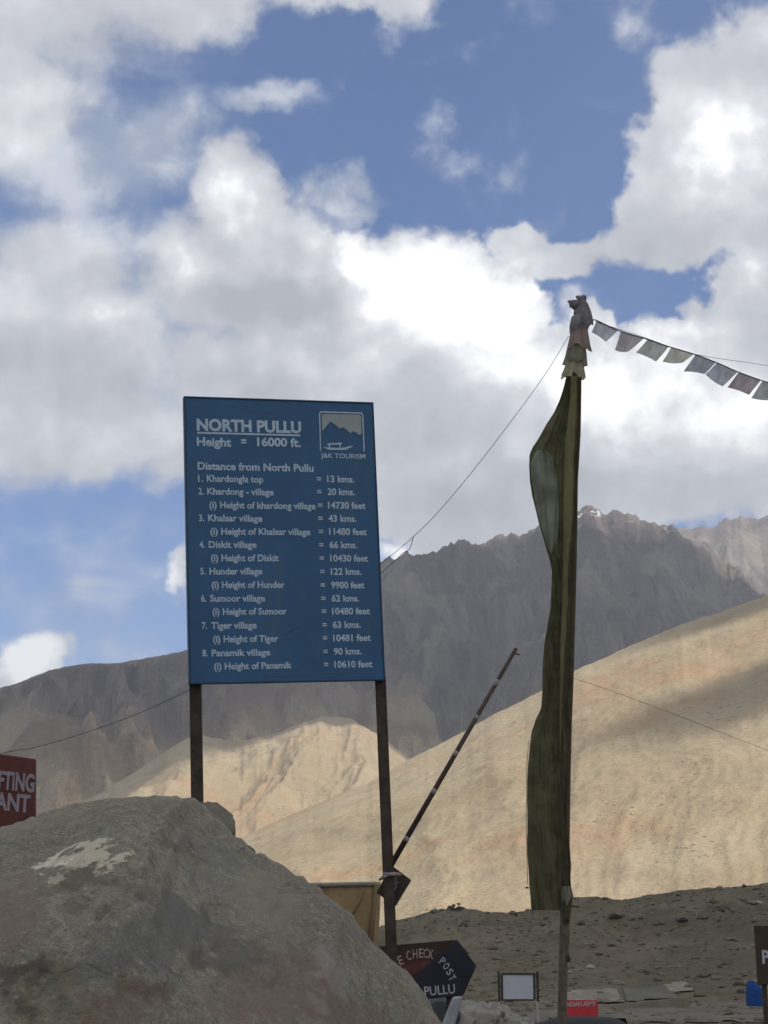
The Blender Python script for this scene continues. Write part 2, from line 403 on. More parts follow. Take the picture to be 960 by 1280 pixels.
azs = np.concatenate([np.linspace(-math.pi, -.42, 90)[:-1], np.linspace(-.42, .42, 560), np.linspace(.42, math.pi, 90)[1:]])
rs = np.concatenate([[0.01], np.geomspace(.8, 90, 150), np.linspace(90.5, 215, 190), np.geomspace(220, 7000, 50)])
R_, A_ = np.meshgrid(rs, azs, indexing='ij'); X_ = R_ * np.sin(A_); Y_ = R_ * np.cos(A_)
g = grid_obj('ground', np.stack([X_, Y_, ground_z(X_, Y_)], -1), M_ground); tag(g, kind='structure')
def gz(x, y): return float(ground_z(x, y))

D_PTS = [(-700, 1230), (-200, 1160), (150, 1095), (290, 1052), (365, 1018), (412, 998), (460, 979), (512, 949), (564, 923), (616, 894), (673, 866), (720, 837), (752, 824), (793, 805), (850, 781), (903, 764), (960, 744), (1050, 715), (1200, 680), (1500, 640), (2200, 620)]
hill('hillside', D_PTS, -26, 40, 820, 330, 300, lambda a: 880 + 0 * a, -24, M_sand, 4.2, 110, jag=.5, jf=90, p=1.12, seed=3, bulge=.02)
C_PTS = [(-900, 1090), (-300, 1080), (0, 1050), (60, 1022), (110, 1000), (170, 966), (215, 935), (245, 918), (300, 928), (350, 915), (400, 896), (440, 899), (478, 921), (513, 950), (560, 990), (700, 1060), (1200, 1100)]
hill('foothill', C_PTS, -28, 8, 620, 260, 1000, 1750, -30, M_sand, 46, 260, jag=1.5, jf=45, p=1.1, seed=11, bulge=.03)
A_PTS = [(-1200, 960), (-500, 920), (-200, 895), (0, 861), (30, 850), (60, 839), (90, 832), (118, 829), (150, 829), (182, 823), (210, 818), (238, 811), (300, 790), (360, 760), (420, 728), (478, 706), (495, 698), (520, 692), (550, 688), (580, 679), (610, 676), (640, 671), (665, 664), (690, 657), (712, 650), (724, 641), (733, 634), (742, 636), (756, 643), (775, 644), (800, 650), (815, 651), (828, 657), (850, 668), (880, 680), (910, 705), (950, 740), (1000, 780), (1300, 860), (2000, 930)]
def rcA(a): return 3300 + 300 * np.sin(a * 9)
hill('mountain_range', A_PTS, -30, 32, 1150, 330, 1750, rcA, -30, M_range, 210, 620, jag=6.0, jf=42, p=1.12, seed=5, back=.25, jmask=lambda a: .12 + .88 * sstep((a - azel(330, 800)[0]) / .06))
B_PTS = [(500, 900), (650, 800), (760, 700), (820, 668), (850, 663), (870, 660), (885, 661), (905, 652), (925, 648), (945, 647), (962, 644), (1050, 640), (1300, 690), (2000, 800)]
hill('far_mountain', B_PTS, 3, 40, 420, 180, 3300, 5200, -30, M_range2, 220, 800, jag=4.0, jf=55, p=1.15, seed=23, back=.2)

# ------------------------------------------------------------------ clouds overhead (outside the frame): they throw the cloud shadows
def f_cloud(n):
    n.n.remove(n.b)
    v = n.node('ShaderNodeVolumePrincipled'); v.inputs['Color'].default_value = (1, 1, 1, 1); v.inputs['Density'].default_value = .010
    v.inputs['Anisotropy'].default_value = .5
    n.l.new(v.outputs[0], n.out.inputs['Volume'])
M_cloud = material('cloud_vapour', f_cloud)
def f_cloud_small(n):
    f_cloud(n); n.n['Principled Volume'].inputs['Density'].default_value = .07
M_cloud_small = material('small_cloud_vapour', f_cloud_small)
def cloud(target, rx, ry, rz, alt, seed, mat=None):
    t = (alt - target[2]) / SUN.z; c = Vector(target) + SUN * t
    bm = bmesh.new(); bmesh.ops.create_icosphere(bm, subdivisions=5, radius=1)
    P = np.array([v.co[:] for v in bm.verts]); s = seed * 13.7
    n = fbm(P[:, 0] * 1.6 + s, P[:, 1] * 1.6 + P[:, 2] * 1.1, 5, .55); k = 1 + .38 * n
    for v, kk in zip(bm.verts, k):
        q = v.co * float(kk)
        if q.z < -.35: q.z = -.35 + (q.z + .35) * .3
        v.co = (q.x * rx, q.y * ry, q.z * rz)
    o = bm_obj('cloud', bm, mat or M_cloud, smooth=True); o.location = c; tag(o, kind='structure'); return o
def polar(px, r, z): a = azel(px, 900)[0]; return (r * math.sin(a), r * math.cos(a), z)
CLOUDS = [ # target, rx, ry, rz
    ((60, 40, 0), 560, 330, 190),
    (polar(985, 868, 200), 58, 42, 30),
    (polar(992, 655, 108), 62, 52, 34),
    (polar(90, 3050, 480), 560, 480, 260), (polar(400, 3150, 560), 520, 440, 260), (polar(640, 3050, 500), 640, 620, 280),
    (polar(860, 3000, 450), 620, 700, 260), (polar(-150, 2500, 250), 560, 520, 240), (polar(600, 3000, 560), 330, 250, 160), (polar(350, 1745, 258), 190, 70, 40), (polar(60, 1650, 210), 200, 150, 90), (polar(500, 2350, 270), 300, 210, 120),
    (polar(-20, 1750, 100), 170, 260, 120), (polar(740, 2950, 480), 420, 330, 180)]
for i, (tg, rx, ry, rz) in enumerate(CLOUDS): cloud(tg, rx, ry, rz, 3300 if i > 2 else 2600, i, M_cloud_small if max(rx, ry) < 200 else None)

# air
def f_haze(n):
    n.n.remove(n.b); v = n.node('ShaderNodeVolumePrincipled'); v.inputs['Color'].default_value = (.80, .88, 1, 1)
    v.inputs['Density'].default_value = 1.3e-4; v.inputs['Anisotropy'].default_value = .2
    n.l.new(v.outputs[0], n.out.inputs['Volume'])
M_haze = material('haze_air', f_haze)
hz = box_obj('haze', (-7500, 7500, -7500, 7500, -60, 1500), M_haze, bevel=0); tag(hz, kind='stuff')

# ------------------------------------------------------------------ foreground boulder
def f_boulder(n):
    p = n.obj
    a = n.noise(p, .9, 6, .6, .5); b = n.noise(p, 4.5, 8, .66); c_ = n.noise(p, 38, 6, .75)
    c = n.mix(n.ss(a, .35, .65), (.165, .154, .118), (.240, .218, .168))
    c = n.mix(n.ss(b, .45, .68, 0, .6), c, (.135, .130, .105))
    c = n.mix(n.ss(n.noise(p, 1.4, 5, .6, .8), .52, .66, 0, .6), c, (.235, .18, .14))
    v = n.node('ShaderNodeTexVoronoi'); n.put(v.inputs['Vector'], p); v.inputs['Scale'].default_value = 60
    c = n.mix(n.ss(v.outputs['Distance'], .15, .35, .45, 0), c, (.07, .066, .055))
    c = n.mix(n.ss(c_, .50, .66, 0, .6), c, (.38, .35, .28))
    c = n.mix(n.ss(n.noise(p, 120, 3, .8), .52, .66, 0, .5), c, (.40, .375, .31))
    c = n.mix(n.ss(n.noise(p, 95, 3, .8), .46, .34, 0, .55), c, (.075, .072, .06))
    c = n.mix(n.ss(n.noise(p, 17, 8, .78), .50, .62, 0, .5), c, (.075, .075, .065))
    def patch(c, loc, sc_, rot, col, lo, hi, k, ns=6, na=.5):
        q = n.vmath('ADD', p, n.vmath('SCALE', n.vmath('SUBTRACT', n.noise(p, ns, 5, .65, color=True), (.5, .5, .5)), scale=na))
        m = n.mapping(q, loc, rot, sc_, 'TEXTURE')
        g_ = n.node('ShaderNodeTexGradient', gradient_type='SPHERICAL'); n.l.new(m, g_.inputs[0])
        return n.mix(n.ss(n.math('MULTIPLY_ADD', n.math('SUBTRACT', n.noise(p, 11, 7, .7), .5), .7 if sx > .21 else .35, g_.outputs['Fac']), lo, hi, 0, k), c, col)
    L = lambda px, py, Y: tuple(at(px, py, Y))
    for (px, py, Y, sx, sz, rot, col, k) in PATCHES:
        c = patch(c, L(px, py, Y), (sx, 1.0, sz), (0, rot, 0), col, .10, .24 if sx < .21 and col[0] > .3 else .62, k)
    n.put(n.b.inputs['Base Color'], c); n.b.inputs['Roughness'].default_value = .88; n.b.inputs['Specular IOR Level'].default_value = .25
    # thin cracks
    vv = n.node('ShaderNodeTexVoronoi', feature='DISTANCE_TO_EDGE'); vv.inputs['Scale'].default_value = .9
    n.put(vv.inputs['Vector'], n.vmath('ADD', p, n.vmath('SCALE', n.noise(p, 2.2, 6, .65, color=True), scale=.55)))
    crack = n.math('MULTIPLY', n.ss(vv.outputs['Distance'], .0, .018, 1, 0), n.ss(n.noise(p, 1.1, 3, .5), .50, .60))
    c2 = n.mix(n.math('MULTIPLY', crack, .0), c, (.02, .02, .02))
    h = n.math('ADD', n.math('MULTIPLY', b, .6), n.math('ADD', n.math('MULTIPLY', c_, .16), n.math('MULTIPLY', crack, -.12)))
    bump(n, h, .9, .06)
PATCHES = [ # px, py, distance, half width, half height, rotation, colour, strength  (bare chipped stone, iron stain, lichen)
    (118, 1080, 6.0, .20, .065, 0, (.50, .45, .35), .95), (155, 1088, 6.0, .12, .04, .5, (.48, .43, .33), .95), (100, 1092, 6.0, .05, .10, -.3, (.46, .41, .32), .9),
    (84, 1076, 6.0, .055, .028, 0, (.60, .56, .47), .95), (97, 1152, 5.6, .03, .11, -.25, (.30, .27, .22), .6),
    (345, 1220, 5.4, .32, .30, .6, (.175, .125, .100), .6), (430, 1262, 5.6, .30, .16, .6, (.15, .10, .085), .6), (410, 1215, 5.6, .16, .14, 0, (.28, .26, .23), .45),
    (60, 1250, 4.9, .25, .18, 0, (.125, .118, .065), .5), (140, 1262, 4.9, .2, .12, 0, (.15, .10, .075), .6), (25, 1230, 4.9, .2, .12, .3, (.055, .05, .042), .7),
    (255, 1165, 5.4, .40, .12, .5, (.10, .10, .088), .6), (130, 1110, 5.6, .26, .10, 0, (.125, .105, .08), .7), (200, 1170, 5.4, .45, .14, -.4, (.125, .128, .12), .55), (5, 1150, 5.4, .25, .2, 0, (.19, .14, .105), .6), (40, 1040, 6.3, .4, .06, -.25, (.22, .19, .15), .6),
    (330, 1120, 6, .12, .3, -.7, (.21, .20, .15), .6), (265, 1070, 6, .25, .10, .8, (.17, .18, .165), .5)]
M_boulder = material('granite', f_boulder)
YB = 6.6
S_PTS = [(-420, 1230), (-300, 1150), (-160, 1085), (-60, 1050), (0, 1036), (22, 1029), (44, 1021), (75, 1009), (100, 1003), (130, 999), (165, 996), (200, 994.5), (230, 996), (250, 1006), (268, 1026), (286, 1046), (306, 1058), (340, 1074), (372, 1094), (400, 1114), (425, 1135), (447, 1160), (470, 1183), (495, 1208), (520, 1238), (545, 1270), (560, 1290), (600, 1345), (640, 1400)]
SX = [at(px, py, YB).x for px, py in S_PTS]; SZ = [at(px, py, YB).z for px, py in S_PTS]
def boulder_surface():
    nc, nr = 640, 460
    xs = np.linspace(SX[0] - .25, SX[-1] + .25, nc)
    zr = np.interp(xs, SX, SZ); zr[xs < SX[0]] = SZ[0] - (SX[0] - xs[xs < SX[0]]) * 2; zr[xs > SX[-1]] = SZ[-1] - (xs[xs > SX[-1]] - SX[-1]) * 2
    base = -1.75
    # rows: from back foot over the crest to the front foot
    t = np.linspace(-1, 1, nr)                         # t=0 crest
    tt = np.sign(t) * np.abs(t) ** .9
    X = np.broadcast_to(xs, (nr, nc)).copy(); T = tt[:, None]
    H = np.clip(zr - base, .02, None)
    front = np.clip(T, 0, 1); back = np.clip(-T, 0, 1)
    depth = 1.0 + .55 * H
    # angular profile: shallow shoulder then steep
    Z = base + H * np.where(T >= 0, np.cos(front * math.pi / 2) ** .75, np.cos(back * math.pi / 2) ** .7)
    Y = YB - np.where(T >= 0, np.sin(front * math.pi / 2) ** 1.25 * depth * .95, -np.sin(back * math.pi / 2) ** 1.2 * depth * .8)
    P = np.stack([X, Y, Z], -1)
    def nrm(P):
        du = np.gradient(P, axis=1); dv = np.gradient(P, axis=0); n = np.cross(dv, du); n /= np.linalg.norm(n, axis=2, keepdims=True) + 1e-9
        return n
    N = nrm(P)
    if N[nr // 2 + 60, nc // 2, 1] > 0: N = -N
    x, y, z = P[..., 0], P[..., 1], P[..., 2]
    v = z * .8 - y * .9
    e = sstep(np.abs(T) / .10)                                      # keep the outline
    cr = np.broadcast_to(e, x.shape)
    # broad planes
    d = .10 * fbm(x * .8 + 3, v * .8, 2, .4)
    pl = np.abs(((x * .75 + v * .65 + .25 * fbm(x * .7, v * .7, 3)) * .9) % 2 - 1) - .5; d = d + .15 * pl
    pl2 = np.abs(((x * 1.3 - v * .9 + .2 * fbm(x * 1.2 + 5, v * 1.2, 3)) * 1.3) % 2 - 1) - .5; d = d + .05 * pl2
    brk = x - (-1.02 + .42 * (1.2 - v * .9)) + .10 * fbm(x * 1.1 + 2, v * 1.4, 4)
    d = d - .30 * np.clip(brk, 0, 1.2) + .05 * np.exp(-(brk / .07) ** 2)
    brk2 = (z - .42 - .10 * (x + 1.6)) + .07 * fbm(x * 1.4 + 8, v * 1.2, 4)
    d = d - .22 * np.clip(brk2, 0, .5) * (brk < .3)
    led = (v * 1.5 + x * .28 + .35 * fbm(x * .9, v * 1.6 + 9, 4)) ; fr = led - np.floor(led)
    ledges = np.where(fr < .90, fr * .9, (1 - fr) * 8.1) * sstep(fbm(x * .9 + 7, v * .9, 3) * 1.6 + .35)
    d = d + .030 * ledges
    r = ridged(x * 1.3 + 5, v * 1.7, 5, .5); d = d + .018 * r
    d = d * (.12 + .88 * cr)
    f = .022 * fbm(x * 4, v * 4, 6, .62) + .006 * ridged(x * 22, v * 22, 4, .6)
    rough_r = sstep((x + .55 - (v - 1) * .0) / .9)
    f = f * (1 + .9 * rough_r)
    f = f * (.42 + .58 * sstep((brk + .15) / .5)); calm = (.25 + .75 * sstep(np.abs(T) / .22)) * (.4 + .6 * sstep((brk + .15) / .5))
    # cut cracks with real depth
    for (pts, w_, dp) in CRACKS:
        P2 = np.array([[at(a, b, YB - .5).x / (YB - .5), at(a, b, YB - .5).z / (YB - .5)] for a, b in pts])
        U = np.stack([x / y, z / y], -1) + .004 * np.stack([fbm(x * 6, v * 6, 4), fbm(x * 6 + 9, v * 6, 4)], -1)
        dist = np.full(x.shape, 9.0)
        for i in range(len(P2) - 1):
            a, b = P2[i], P2[i + 1]; ab = b - a; s = np.clip(((U - a) @ ab) / (ab @ ab), 0, 1)
            dd = np.hypot(U[..., 0] - a[0] - s * ab[0], U[..., 1] - a[1] - s * ab[1]); dist = np.minimum(dist, dd)
        f = f - 1.5 * dp * np.exp(-(dist * YB / w_) ** 2) * (T > 0)
    f = (f + .010 * fbm(x * 11, v * 11, 5, .7) * (.4 + rough_r) + .012 * ridged(x * 6 + 3, v * 3, 5, .6)) * calm
    P = P + N * (d + f)[..., None]
    tx = [sx / YB for sx in SX]; tz = [sz_ / YB for sz_ in SZ]
    tx = [at(a, b, 1).x for a, b in S_PTS]; tz = [at(a, b, 1).z for a, b in S_PTS]
    wgt = (1 - np.abs(T)) ** .7
    for _ in range(6):
        q = P[..., 2] / P[..., 1]; k = q.argmax(0); c = np.arange(nc); cur = q[k, c]; u_ = P[k, c, 0] / P[k, c, 1]
        dl = (np.interp(u_, tx, tz) - cur) * P[k, c, 1]
        dl = np.convolve(np.pad(dl, 8, 'edge'), np.ones(17) / 17, 'valid')
        P[..., 2] += dl[None, :] * wgt
    return P
CRACKS = [([(190, 1035), (205, 1040), (218, 1032), (232, 1030)], .012, .03), ([(128, 1136), (138, 1130), (155, 1122), (175, 1114)], .014, .035), ([(70, 1052), (60, 1070), (66, 1090), (92, 1098)], .02, .02), ([(176, 1090), (150, 1097), (120, 1104), (112, 1118)], .016, .025), ([(330, 1085), (345, 1110), (370, 1135), (400, 1180)], .03, .04), ([(300, 1180), (340, 1190), (385, 1215), (420, 1260)], .03, .03),
          ([(15, 1056), (45, 1042), (85, 1029), (118, 1022)], .06, .06), ([(110, 1062), (140, 1050), (190, 1044)], .012, .02),
          ([(258, 1030), (262, 1070), (275, 1095), (290, 1130)], .03, .03), ([(60, 1140), (45, 1170), (50, 1200)], .02, .02),
          ([(280, 1150), (240, 1185), (215, 1230)], .03, .03), ([(260, 1105), (270, 1114)], .010, .03), ([(100, 1215), (150, 1205), (200, 1225)], .03, .03)]
bo = grid_obj('boulder', boulder_surface(), M_boulder)
tag(bo, 'huge rough grey granite boulder filling the lower left in front of the blue sign', 'boulder')

def rock_mesh(name, seed, mat, sub=2, squash=.7, amp=.35):
    bm = bmesh.new(); bmesh.ops.create_icosphere(bm, subdivisions=sub, radius=1)
    P = np.array([v.co[:] for v in bm.verts]); s = seed * 7.31
    n = fbm(P[:, 0] * 1.1 + s, P[:, 1] * 1.1 + P[:, 2] * .9 + s, 4, .6)
    rg = np.random.RandomState(seed)
    cut = np.full(len(P), 9.0)
    for _ in range(9):
        q = rg.randn(3); q /= np.linalg.norm(q); pr = P @ q
        cut = np.minimum(cut, np.where(pr > .05, rg.uniform(.62, .95) / np.maximum(pr, .05), 9))
    k = np.minimum(1.0 + amp * n, cut)
    for v, kk in zip(bm.verts, k): v.co = v.co * float(kk); v.co.z *= squash
    me = bpy.data.meshes.new(name); bm.to_mesh(me); bm.free(); me.materials.append(mat); return me
M_stone = plain('stone_dark', (.105, .090, .070), .9, .35, 1.5, bmp=.5)
M_stone_pale = plain('stone_pale', (.24, .225, .20), .9, .3, 1.5, bmp=.5)

# rock lump behind the boulder's right shoulder
me = rock_mesh('rock', 4, M_boulder, 4, .9, .4)
o = link(bpy.data.objects.new('rock', me)); o.location = at(266, 1040, 7.2); o.scale = (.15, .2, .135); o.rotation_euler = (0, .7, .2)
tag(o, 'small brown rock lump poking out behind the right shoulder of the huge boulder', 'rock')

# ------------------------------------------------------------------ blue distance board
M_blue = plain('blue_paint', (.038, .108, .215), .5, .12, 1.8, bmp=.05, dirt=(.075, .125, .19))
M_post = plain('rusty_steel', (.052, .040, .031), .7, .35, 9, bmp=.3, dirt=(.09, .055, .035))
M_white = plain('sign_white', (.42, .52, .62), .6, .12, 20, bmp=0)
M_sky_print = plain('print_pale', (.30, .34, .34), .6, .08, 10, bmp=0)
CORN = [(229.5, 496.5), (466.5, 503.5), (480, 850.5), (238.5, 853.5)]
def rect_pose(q, W):       # q: x, y(depth), z, rx, ry, rz, H
    M = Matrix.Translation(q[:3]) @ Matrix.Rotation(q[5], 4, 'Z') @ Matrix.Rotation(q[3], 4, 'X') @ Matrix.Rotation(q[4], 4, 'Y')
    return M
def project(p):
    y = p[1] * CP + p[2] * SP; z = -p[1] * SP + p[2] * CP
    return np.array([480 + F_PX * p[0] / y, 640 - F_PX * z / y])
def fit_rect(corn, W, Y):
    c0 = at(sum(c[0] for c in corn) / 4, sum(c[1] for c in corn) / 4, Y)
    q = np.array([c0.x, c0.y, c0.z, 0, 0, 0, 1.4 * W])
    def res(q):
        M = rect_pose(q, W); o = []
        for (sx, sz), c in zip(((-1, 1), (1, 1), (1, -1), (-1, -1)), corn):
            o.extend(project(M @ Vector((sx * W / 2, 0, sz * q[6] / 2))) - np.array(c))
        # prefer an upright board at the wanted distance
        return np.array(o + [q[3] * 5, (q[1] - Y) * .3])
    for _ in range(40):
        r0 = res(q); J = np.stack([(res(q + np.eye(7)[i] * 1e-4) - r0) / 1e-4 for i in range(7)], 1)
        q = q - np.linalg.lstsq(J, r0, rcond=None)[0]
    return rect_pose(q, W), q[6], res(q)
MB, HB, rr_ = fit_rect(CORN, 1.5, 12.0)
print('board fit', [round(float(v), 2) for v in rr_], HB, MB.to_euler(), MB.translation)
board = empty('distance_sign', (0, 0, 0), 'tall blue distance board headed NORTH PULLU on two rusty posts beside the boulder', 'sign')
board.matrix_world = MB
TH = .05
bp = box_obj('board_panel', (-.75, .75, 0, TH, -HB / 2, HB / 2), M_blue, board, bevel=.004)
# folded edge frame
M_edge = plain('blue_edge', (.020, .055, .11), .5, .2, 8, bmp=.1)
for b in ((-.756, -.744, -.006, TH + .004, -HB / 2 - .006, HB / 2 + .006), (.744, .756, -.006, TH + .004, -HB / 2 - .006, HB / 2 + .006)):
    box_obj('edge_strip', b, M_edge, board, bevel=.002)
for b in ((-.7435, .7435, -.006, TH + .004, HB / 2 - .006, HB / 2 + .006), (-.7435, .7435, -.006, TH + .004, -HB / 2 - .006, -HB / 2 + .006)):
    box_obj('edge_strip', b, M_edge, board, bevel=.002)
MBi = MB.inverted()
def on_board(px, py, M=MB, Mi=MBi):
    """where the line of sight meets the board: board x, z"""
    d = Mi.to_3x3() @ Vector(ray(px, py)); o = Mi @ Vector((0, 0, 0)); t = -o.y / d.y
    p = o + d * t; return p.x, p.z
def board_hit(px, py, yl):
    d = MBi.to_3x3() @ Vector(ray(px, py)); o = MBi @ Vector((0, 0, 0)); return MB @ (o + d * ((yl - o.y) / d.y))
# posts (foot found from the photograph's rows)
def post_pts(top, bot, Y0, Y1): return [at(*top, Y0), at(*bot, Y1)]
def sq_post(name, a, b, w, mat, parent, off=(0, 0, 0)):
    bm = bmesh.new(); a = Vector(a); b = Vector(b); t = (b - a); L = t.length
    box_bm(bm, -w / 2, w / 2, -w / 2, w / 2, 0, L)
    bmesh.ops.bevel(bm, geom=bm.edges[:], offset=w * .08, segments=2, affect='EDGES')
    R = Vector((0, 0, 1)).rotation_difference(t.normalized()).to_matrix().to_4x4()
    M = Matrix.Translation(a) @ R
    if parent is not None: M = parent.matrix_world.inverted() @ M if parent.matrix_world != Matrix() else M
    bmesh.ops.transform(bm, matrix=M, verts=bm.verts)
    return bm_obj(name, bm, mat, parent)
bpy.context.view_layer.update()
yw = MB @ Vector((0, TH + .05, 0))
def post_line(pa, pb):     # straight post behind the board through two photograph points, down into the ground
    a = board_hit(*pa, TH + .05); b = board_hit(*pb, TH + .05)
    u = (b - a); k = (gz(b.x, b.y) - .25 - a.z) / u.z; return a, a + u * k
aL, bL = post_line((244.3, 845), (246.7, 1002)); aR, bR = post_line((475.3, 845), (488.9, 1180))
sq_post('post', bL, aL - (bL - aL) * .0, .084, M_post, board)
sq_post('post', bR, aR, .084, M_post, board)
# the posts run on up behind the panel
la, lb = MBi @ aL, MBi @ aR
upL = MB @ Vector((la.x, la.y, HB / 2 - .1)); upR = MB @ Vector((lb.x - .02, lb.y, HB / 2 - .1))
sq_post('back_rail', upL, aL, .05, M_post, board); sq_post('back_rail', upR, aR, .05, M_post, board)
for i_, zz in enumerate((-HB / 2 + .25, HB / 2 - .35)):
    box_obj('cross_bar', (-.68, .68, TH + .004, TH + .026, zz, zz + .05), M_post, board, bevel=.003)

# ---- lettering
def text_mesh(s, weight=.022, shear=0, space=1.0, extrude=.002, res=3):
    cu = bpy.data.curves.new('t', 'FONT'); cu.body = s; cu.size = 1; cu.offset = weight; cu.shear = shear; cu.space_character = space
    cu.resolution_u = res; cu.extrude = 0
    ob = bpy.data.objects.new('t', cu); COL.objects.link(ob); dg = bpy.context.evaluated_depsgraph_get()
    me = bpy.data.meshes.new_from_object(ob.evaluated_get(dg)); bpy.data.objects.remove(ob)
    V = np.array([v.co[:] for v in me.vertices]); Fc = [tuple(p.vertices) for p in me.polygons]; bpy.data.meshes.remove(me)
    return V, Fc
def lettering(s, x0, x1, zbase, cap, mat, parent, y=-.0025, weight=.022, rot=0.0, name='lettering', serif=False, proud=.003):
    V, Fc = text_mesh(s, weight)
    lo, hi = V[:, 0].min(), V[:, 0].max(); capu = .70
    w = x1 - x0
    X = (V[:, 0] - lo) / (hi - lo) * w; Z = V[:, 1] / capu * cap
    if rot:
        c_, s_ = math.cos(rot), math.sin(rot); X, Z = X * c_ - Z * s_, X * s_ + Z * c_
    P = np.stack([X + x0, np.full(len(X), y), Z + zbase], -1)
    me = bpy.data.meshes.new(name); me.from_pydata(P.tolist(), [], Fc); me.materials.append(mat)
    # painted letters: thin proud film
    bm = bmesh.new(); bm.from_mesh(me); r = bmesh.ops.extrude_face_region(bm, geom=bm.faces[:]); 
    bmesh.ops.translate(bm, vec=(0, -y * .8 if y < 0 else 0, 0), verts=[v for v in r['geom'] if isinstance(v, bmesh.types.BMVert)])
    bmesh.ops.recalc_face_normals(bm, faces=bm.faces[:])
    bm.to_mesh(me); bm.free()
    return link(bpy.data.objects.new(name, me), parent)
def row(s, px0, px1, pyb, cap_px, weight=.022, y=-.0025, parent=None, mat=None):
    x0, z0 = on_board(px0, pyb); x1, _ = on_board(px1, pyb + (px1 - px0) * 0); _, zc = on_board(px0, pyb - cap_px)
    lettering(s, x0, x1, z0, zc - z0, mat or M_white, parent or board, y, weight)
row('NORTH PULLU', 246, 376.5, 537.6, 14, .040)
x0, z0 = on_board(246.5, 540.8); x1, _ = on_board(375, 541)
box_obj('underline', (x0, x1, -.0025, -.0004, z0 - .008, z0 + .006), M_white, board, bevel=0)
row('Height', 246, 289, 557, 10.4, .034); row('=', 301.5, 308, 557, 10.4, .03); row('16000 ft.', 321.5, 376, 557.3, 10.4, .034)
row('Distance from North Pullu', 247, 392, 586.8, 9.2, .030)
ROWS = [('1.', 'Khardongla top', 247.5, 258.5, 329, 602.0, '13 kms.', 396, 409, 443), ('2.', 'Khardong - village', 248, 259, 342, 618, '20 kms.', 396.5, 409.5, 443.5),
        ('', '(i) Height of khardong village', 0, 261.7, 394.5, 635, '14730 feet', 397.5, 410, 457), ('3.', 'Khalsar village', 248.7, 260, 328, 651.4, '43 kms.', 398, 410.5, 445.5),
        ('', '(i) Height of Khalsar village', 0, 263, 388, 668, '11480 feet', 398.5, 411.5, 458.5), ('4.', 'Diskit village', 249.3, 261, 320.7, 684.6, '66 kms.', 399, 412, 446.5),
        ('', '(i) Height of Diskit', 0, 263.8, 348.5, 701.3, '10430 feet', 399.5, 412.8, 460), ('5.', 'Hunder village', 250.3, 261.8, 328, 718, '122 kms.', 400.3, 413.6, 452),
        ('', '(i) Height of Hunder', 0, 264.7, 355.8, 735, '9900 feet', 400.8, 414, 455.5), ('6.', 'Sumoor village', 251.3, 262.6, 331.4, 752, '62 kms.', 401.5, 414.6, 449),
        ('', '(i) Height of Sumoor', 0, 265.6, 358.5, 768.6, '10480 feet', 402.4, 415.2, 462.5), ('7.', 'Tiger village', 252.2, 264, 321, 786, '63 kms.', 403, 416, 451),
        ('', '(i) Height of Tiger', 0, 266.6, 348, 803, '10481 feet', 403.6, 416.6, 463.5), ('8.', 'Panamik village', 253, 264.6, 338, 820.3, '90 kms.', 404.3, 417.3, 452),
        ('', '(i) Height of Panamik', 0, 267.7, 365, 837, '10610 feet', 404.9, 418, 465.5)]
for i, (num, t, a0, a, b, yb, rt, e, c, d) in enumerate(ROWS):
    if num: row(num, a0, a0 + 6.5, yb, 8.2, .024)
    row(t, a, b, yb, 8.2, .026)
    yr = yb + np.interp(i, [0, 8, 11, 14], [.6, .4, -1, -2.4])
    row('=', e, e + 5.5, yr, 8.2, .02); row(rt, c, d, yr, 8.2, .026)
M_refl_scuff = plain('reflection_scuff', (.10, .17, .26), .6, .1, 20, bmp=0)  # painted pale lines: the wire's reflection on the panel, with a few scuffs
for pts in ([(352, 796), (385, 776), (420, 753), (462, 721)], [(330, 846), (400, 842), (430, 840)], [(240, 780), (262, 776)], [(300, 512), (340, 517)]):
    q = [on_board(*p) for p in pts]; tube('reflection_scuff', [(x, -.0008, z) for x, z in q], .0016, M_refl_scuff, board, 4)
# emblem
def poly(name, pts_px, mat, parent, y, thick=.002):
    pts = [on_board(*p) for p in pts_px]; n = len(pts)
    V = [(x, y, z) for x, z in pts] + [(x, y + thick, z) for x, z in pts]
    Fc = [tuple(range(n)), tuple(range(2 * n - 1, n - 1, -1))] + [(i, (i + 1) % n, (i + 1) % n + n, i + n) for i in range(n)]
    bm = bmesh.new(); me = bpy.data.meshes.new(name); me.from_pydata(V, [], Fc); bm.from_mesh(me); bmesh.ops.recalc_face_normals(bm, faces=bm.faces[:]); bm.to_mesh(me); bm.free()
    me.materials.append(mat); return link(bpy.data.objects.new(name, me), parent)
def Z(x, y): return (390 + x / 12, 505 + y / 12)
emb = poly('emblem_sky', [Z(*q) for q in [(145, 160), (165, 150), (715, 160), (735, 185), (742, 440), (715, 465), (620, 405), (580, 440), (465, 350), (420, 372), (330, 300), (280, 262), (200, 350), (160, 405), (148, 380)]], M_sky_print, board, -.003)
poly('emblem_frame', [Z(*q) for q in [(105, 140), (125, 110), (745, 128), (768, 160), (790, 712), (773, 712), (750, 168), (738, 147), (135, 130), (122, 150), (134, 706), (120, 706)]], M_white, board, -.003)
poly('emblem_boat', [Z(*q) for q in [(165, 648), (250, 655), (390, 660), (500, 652), (560, 635), (625, 625), (560, 662), (505, 688), (350, 690), (250, 684)]], M_white, board, -.003)
poly('emblem_boat_roof', [Z(*q) for q in [(230, 600), (262, 590), (440, 582), (445, 604), (425, 608), (425, 652), (408, 652), (408, 608), (270, 612), (270, 652), (252, 652), (250, 612), (232, 612)]], M_white, board, -.0034)
row('J&K TOURISM', 401, 456.5, 572.3, 5.9, .012)

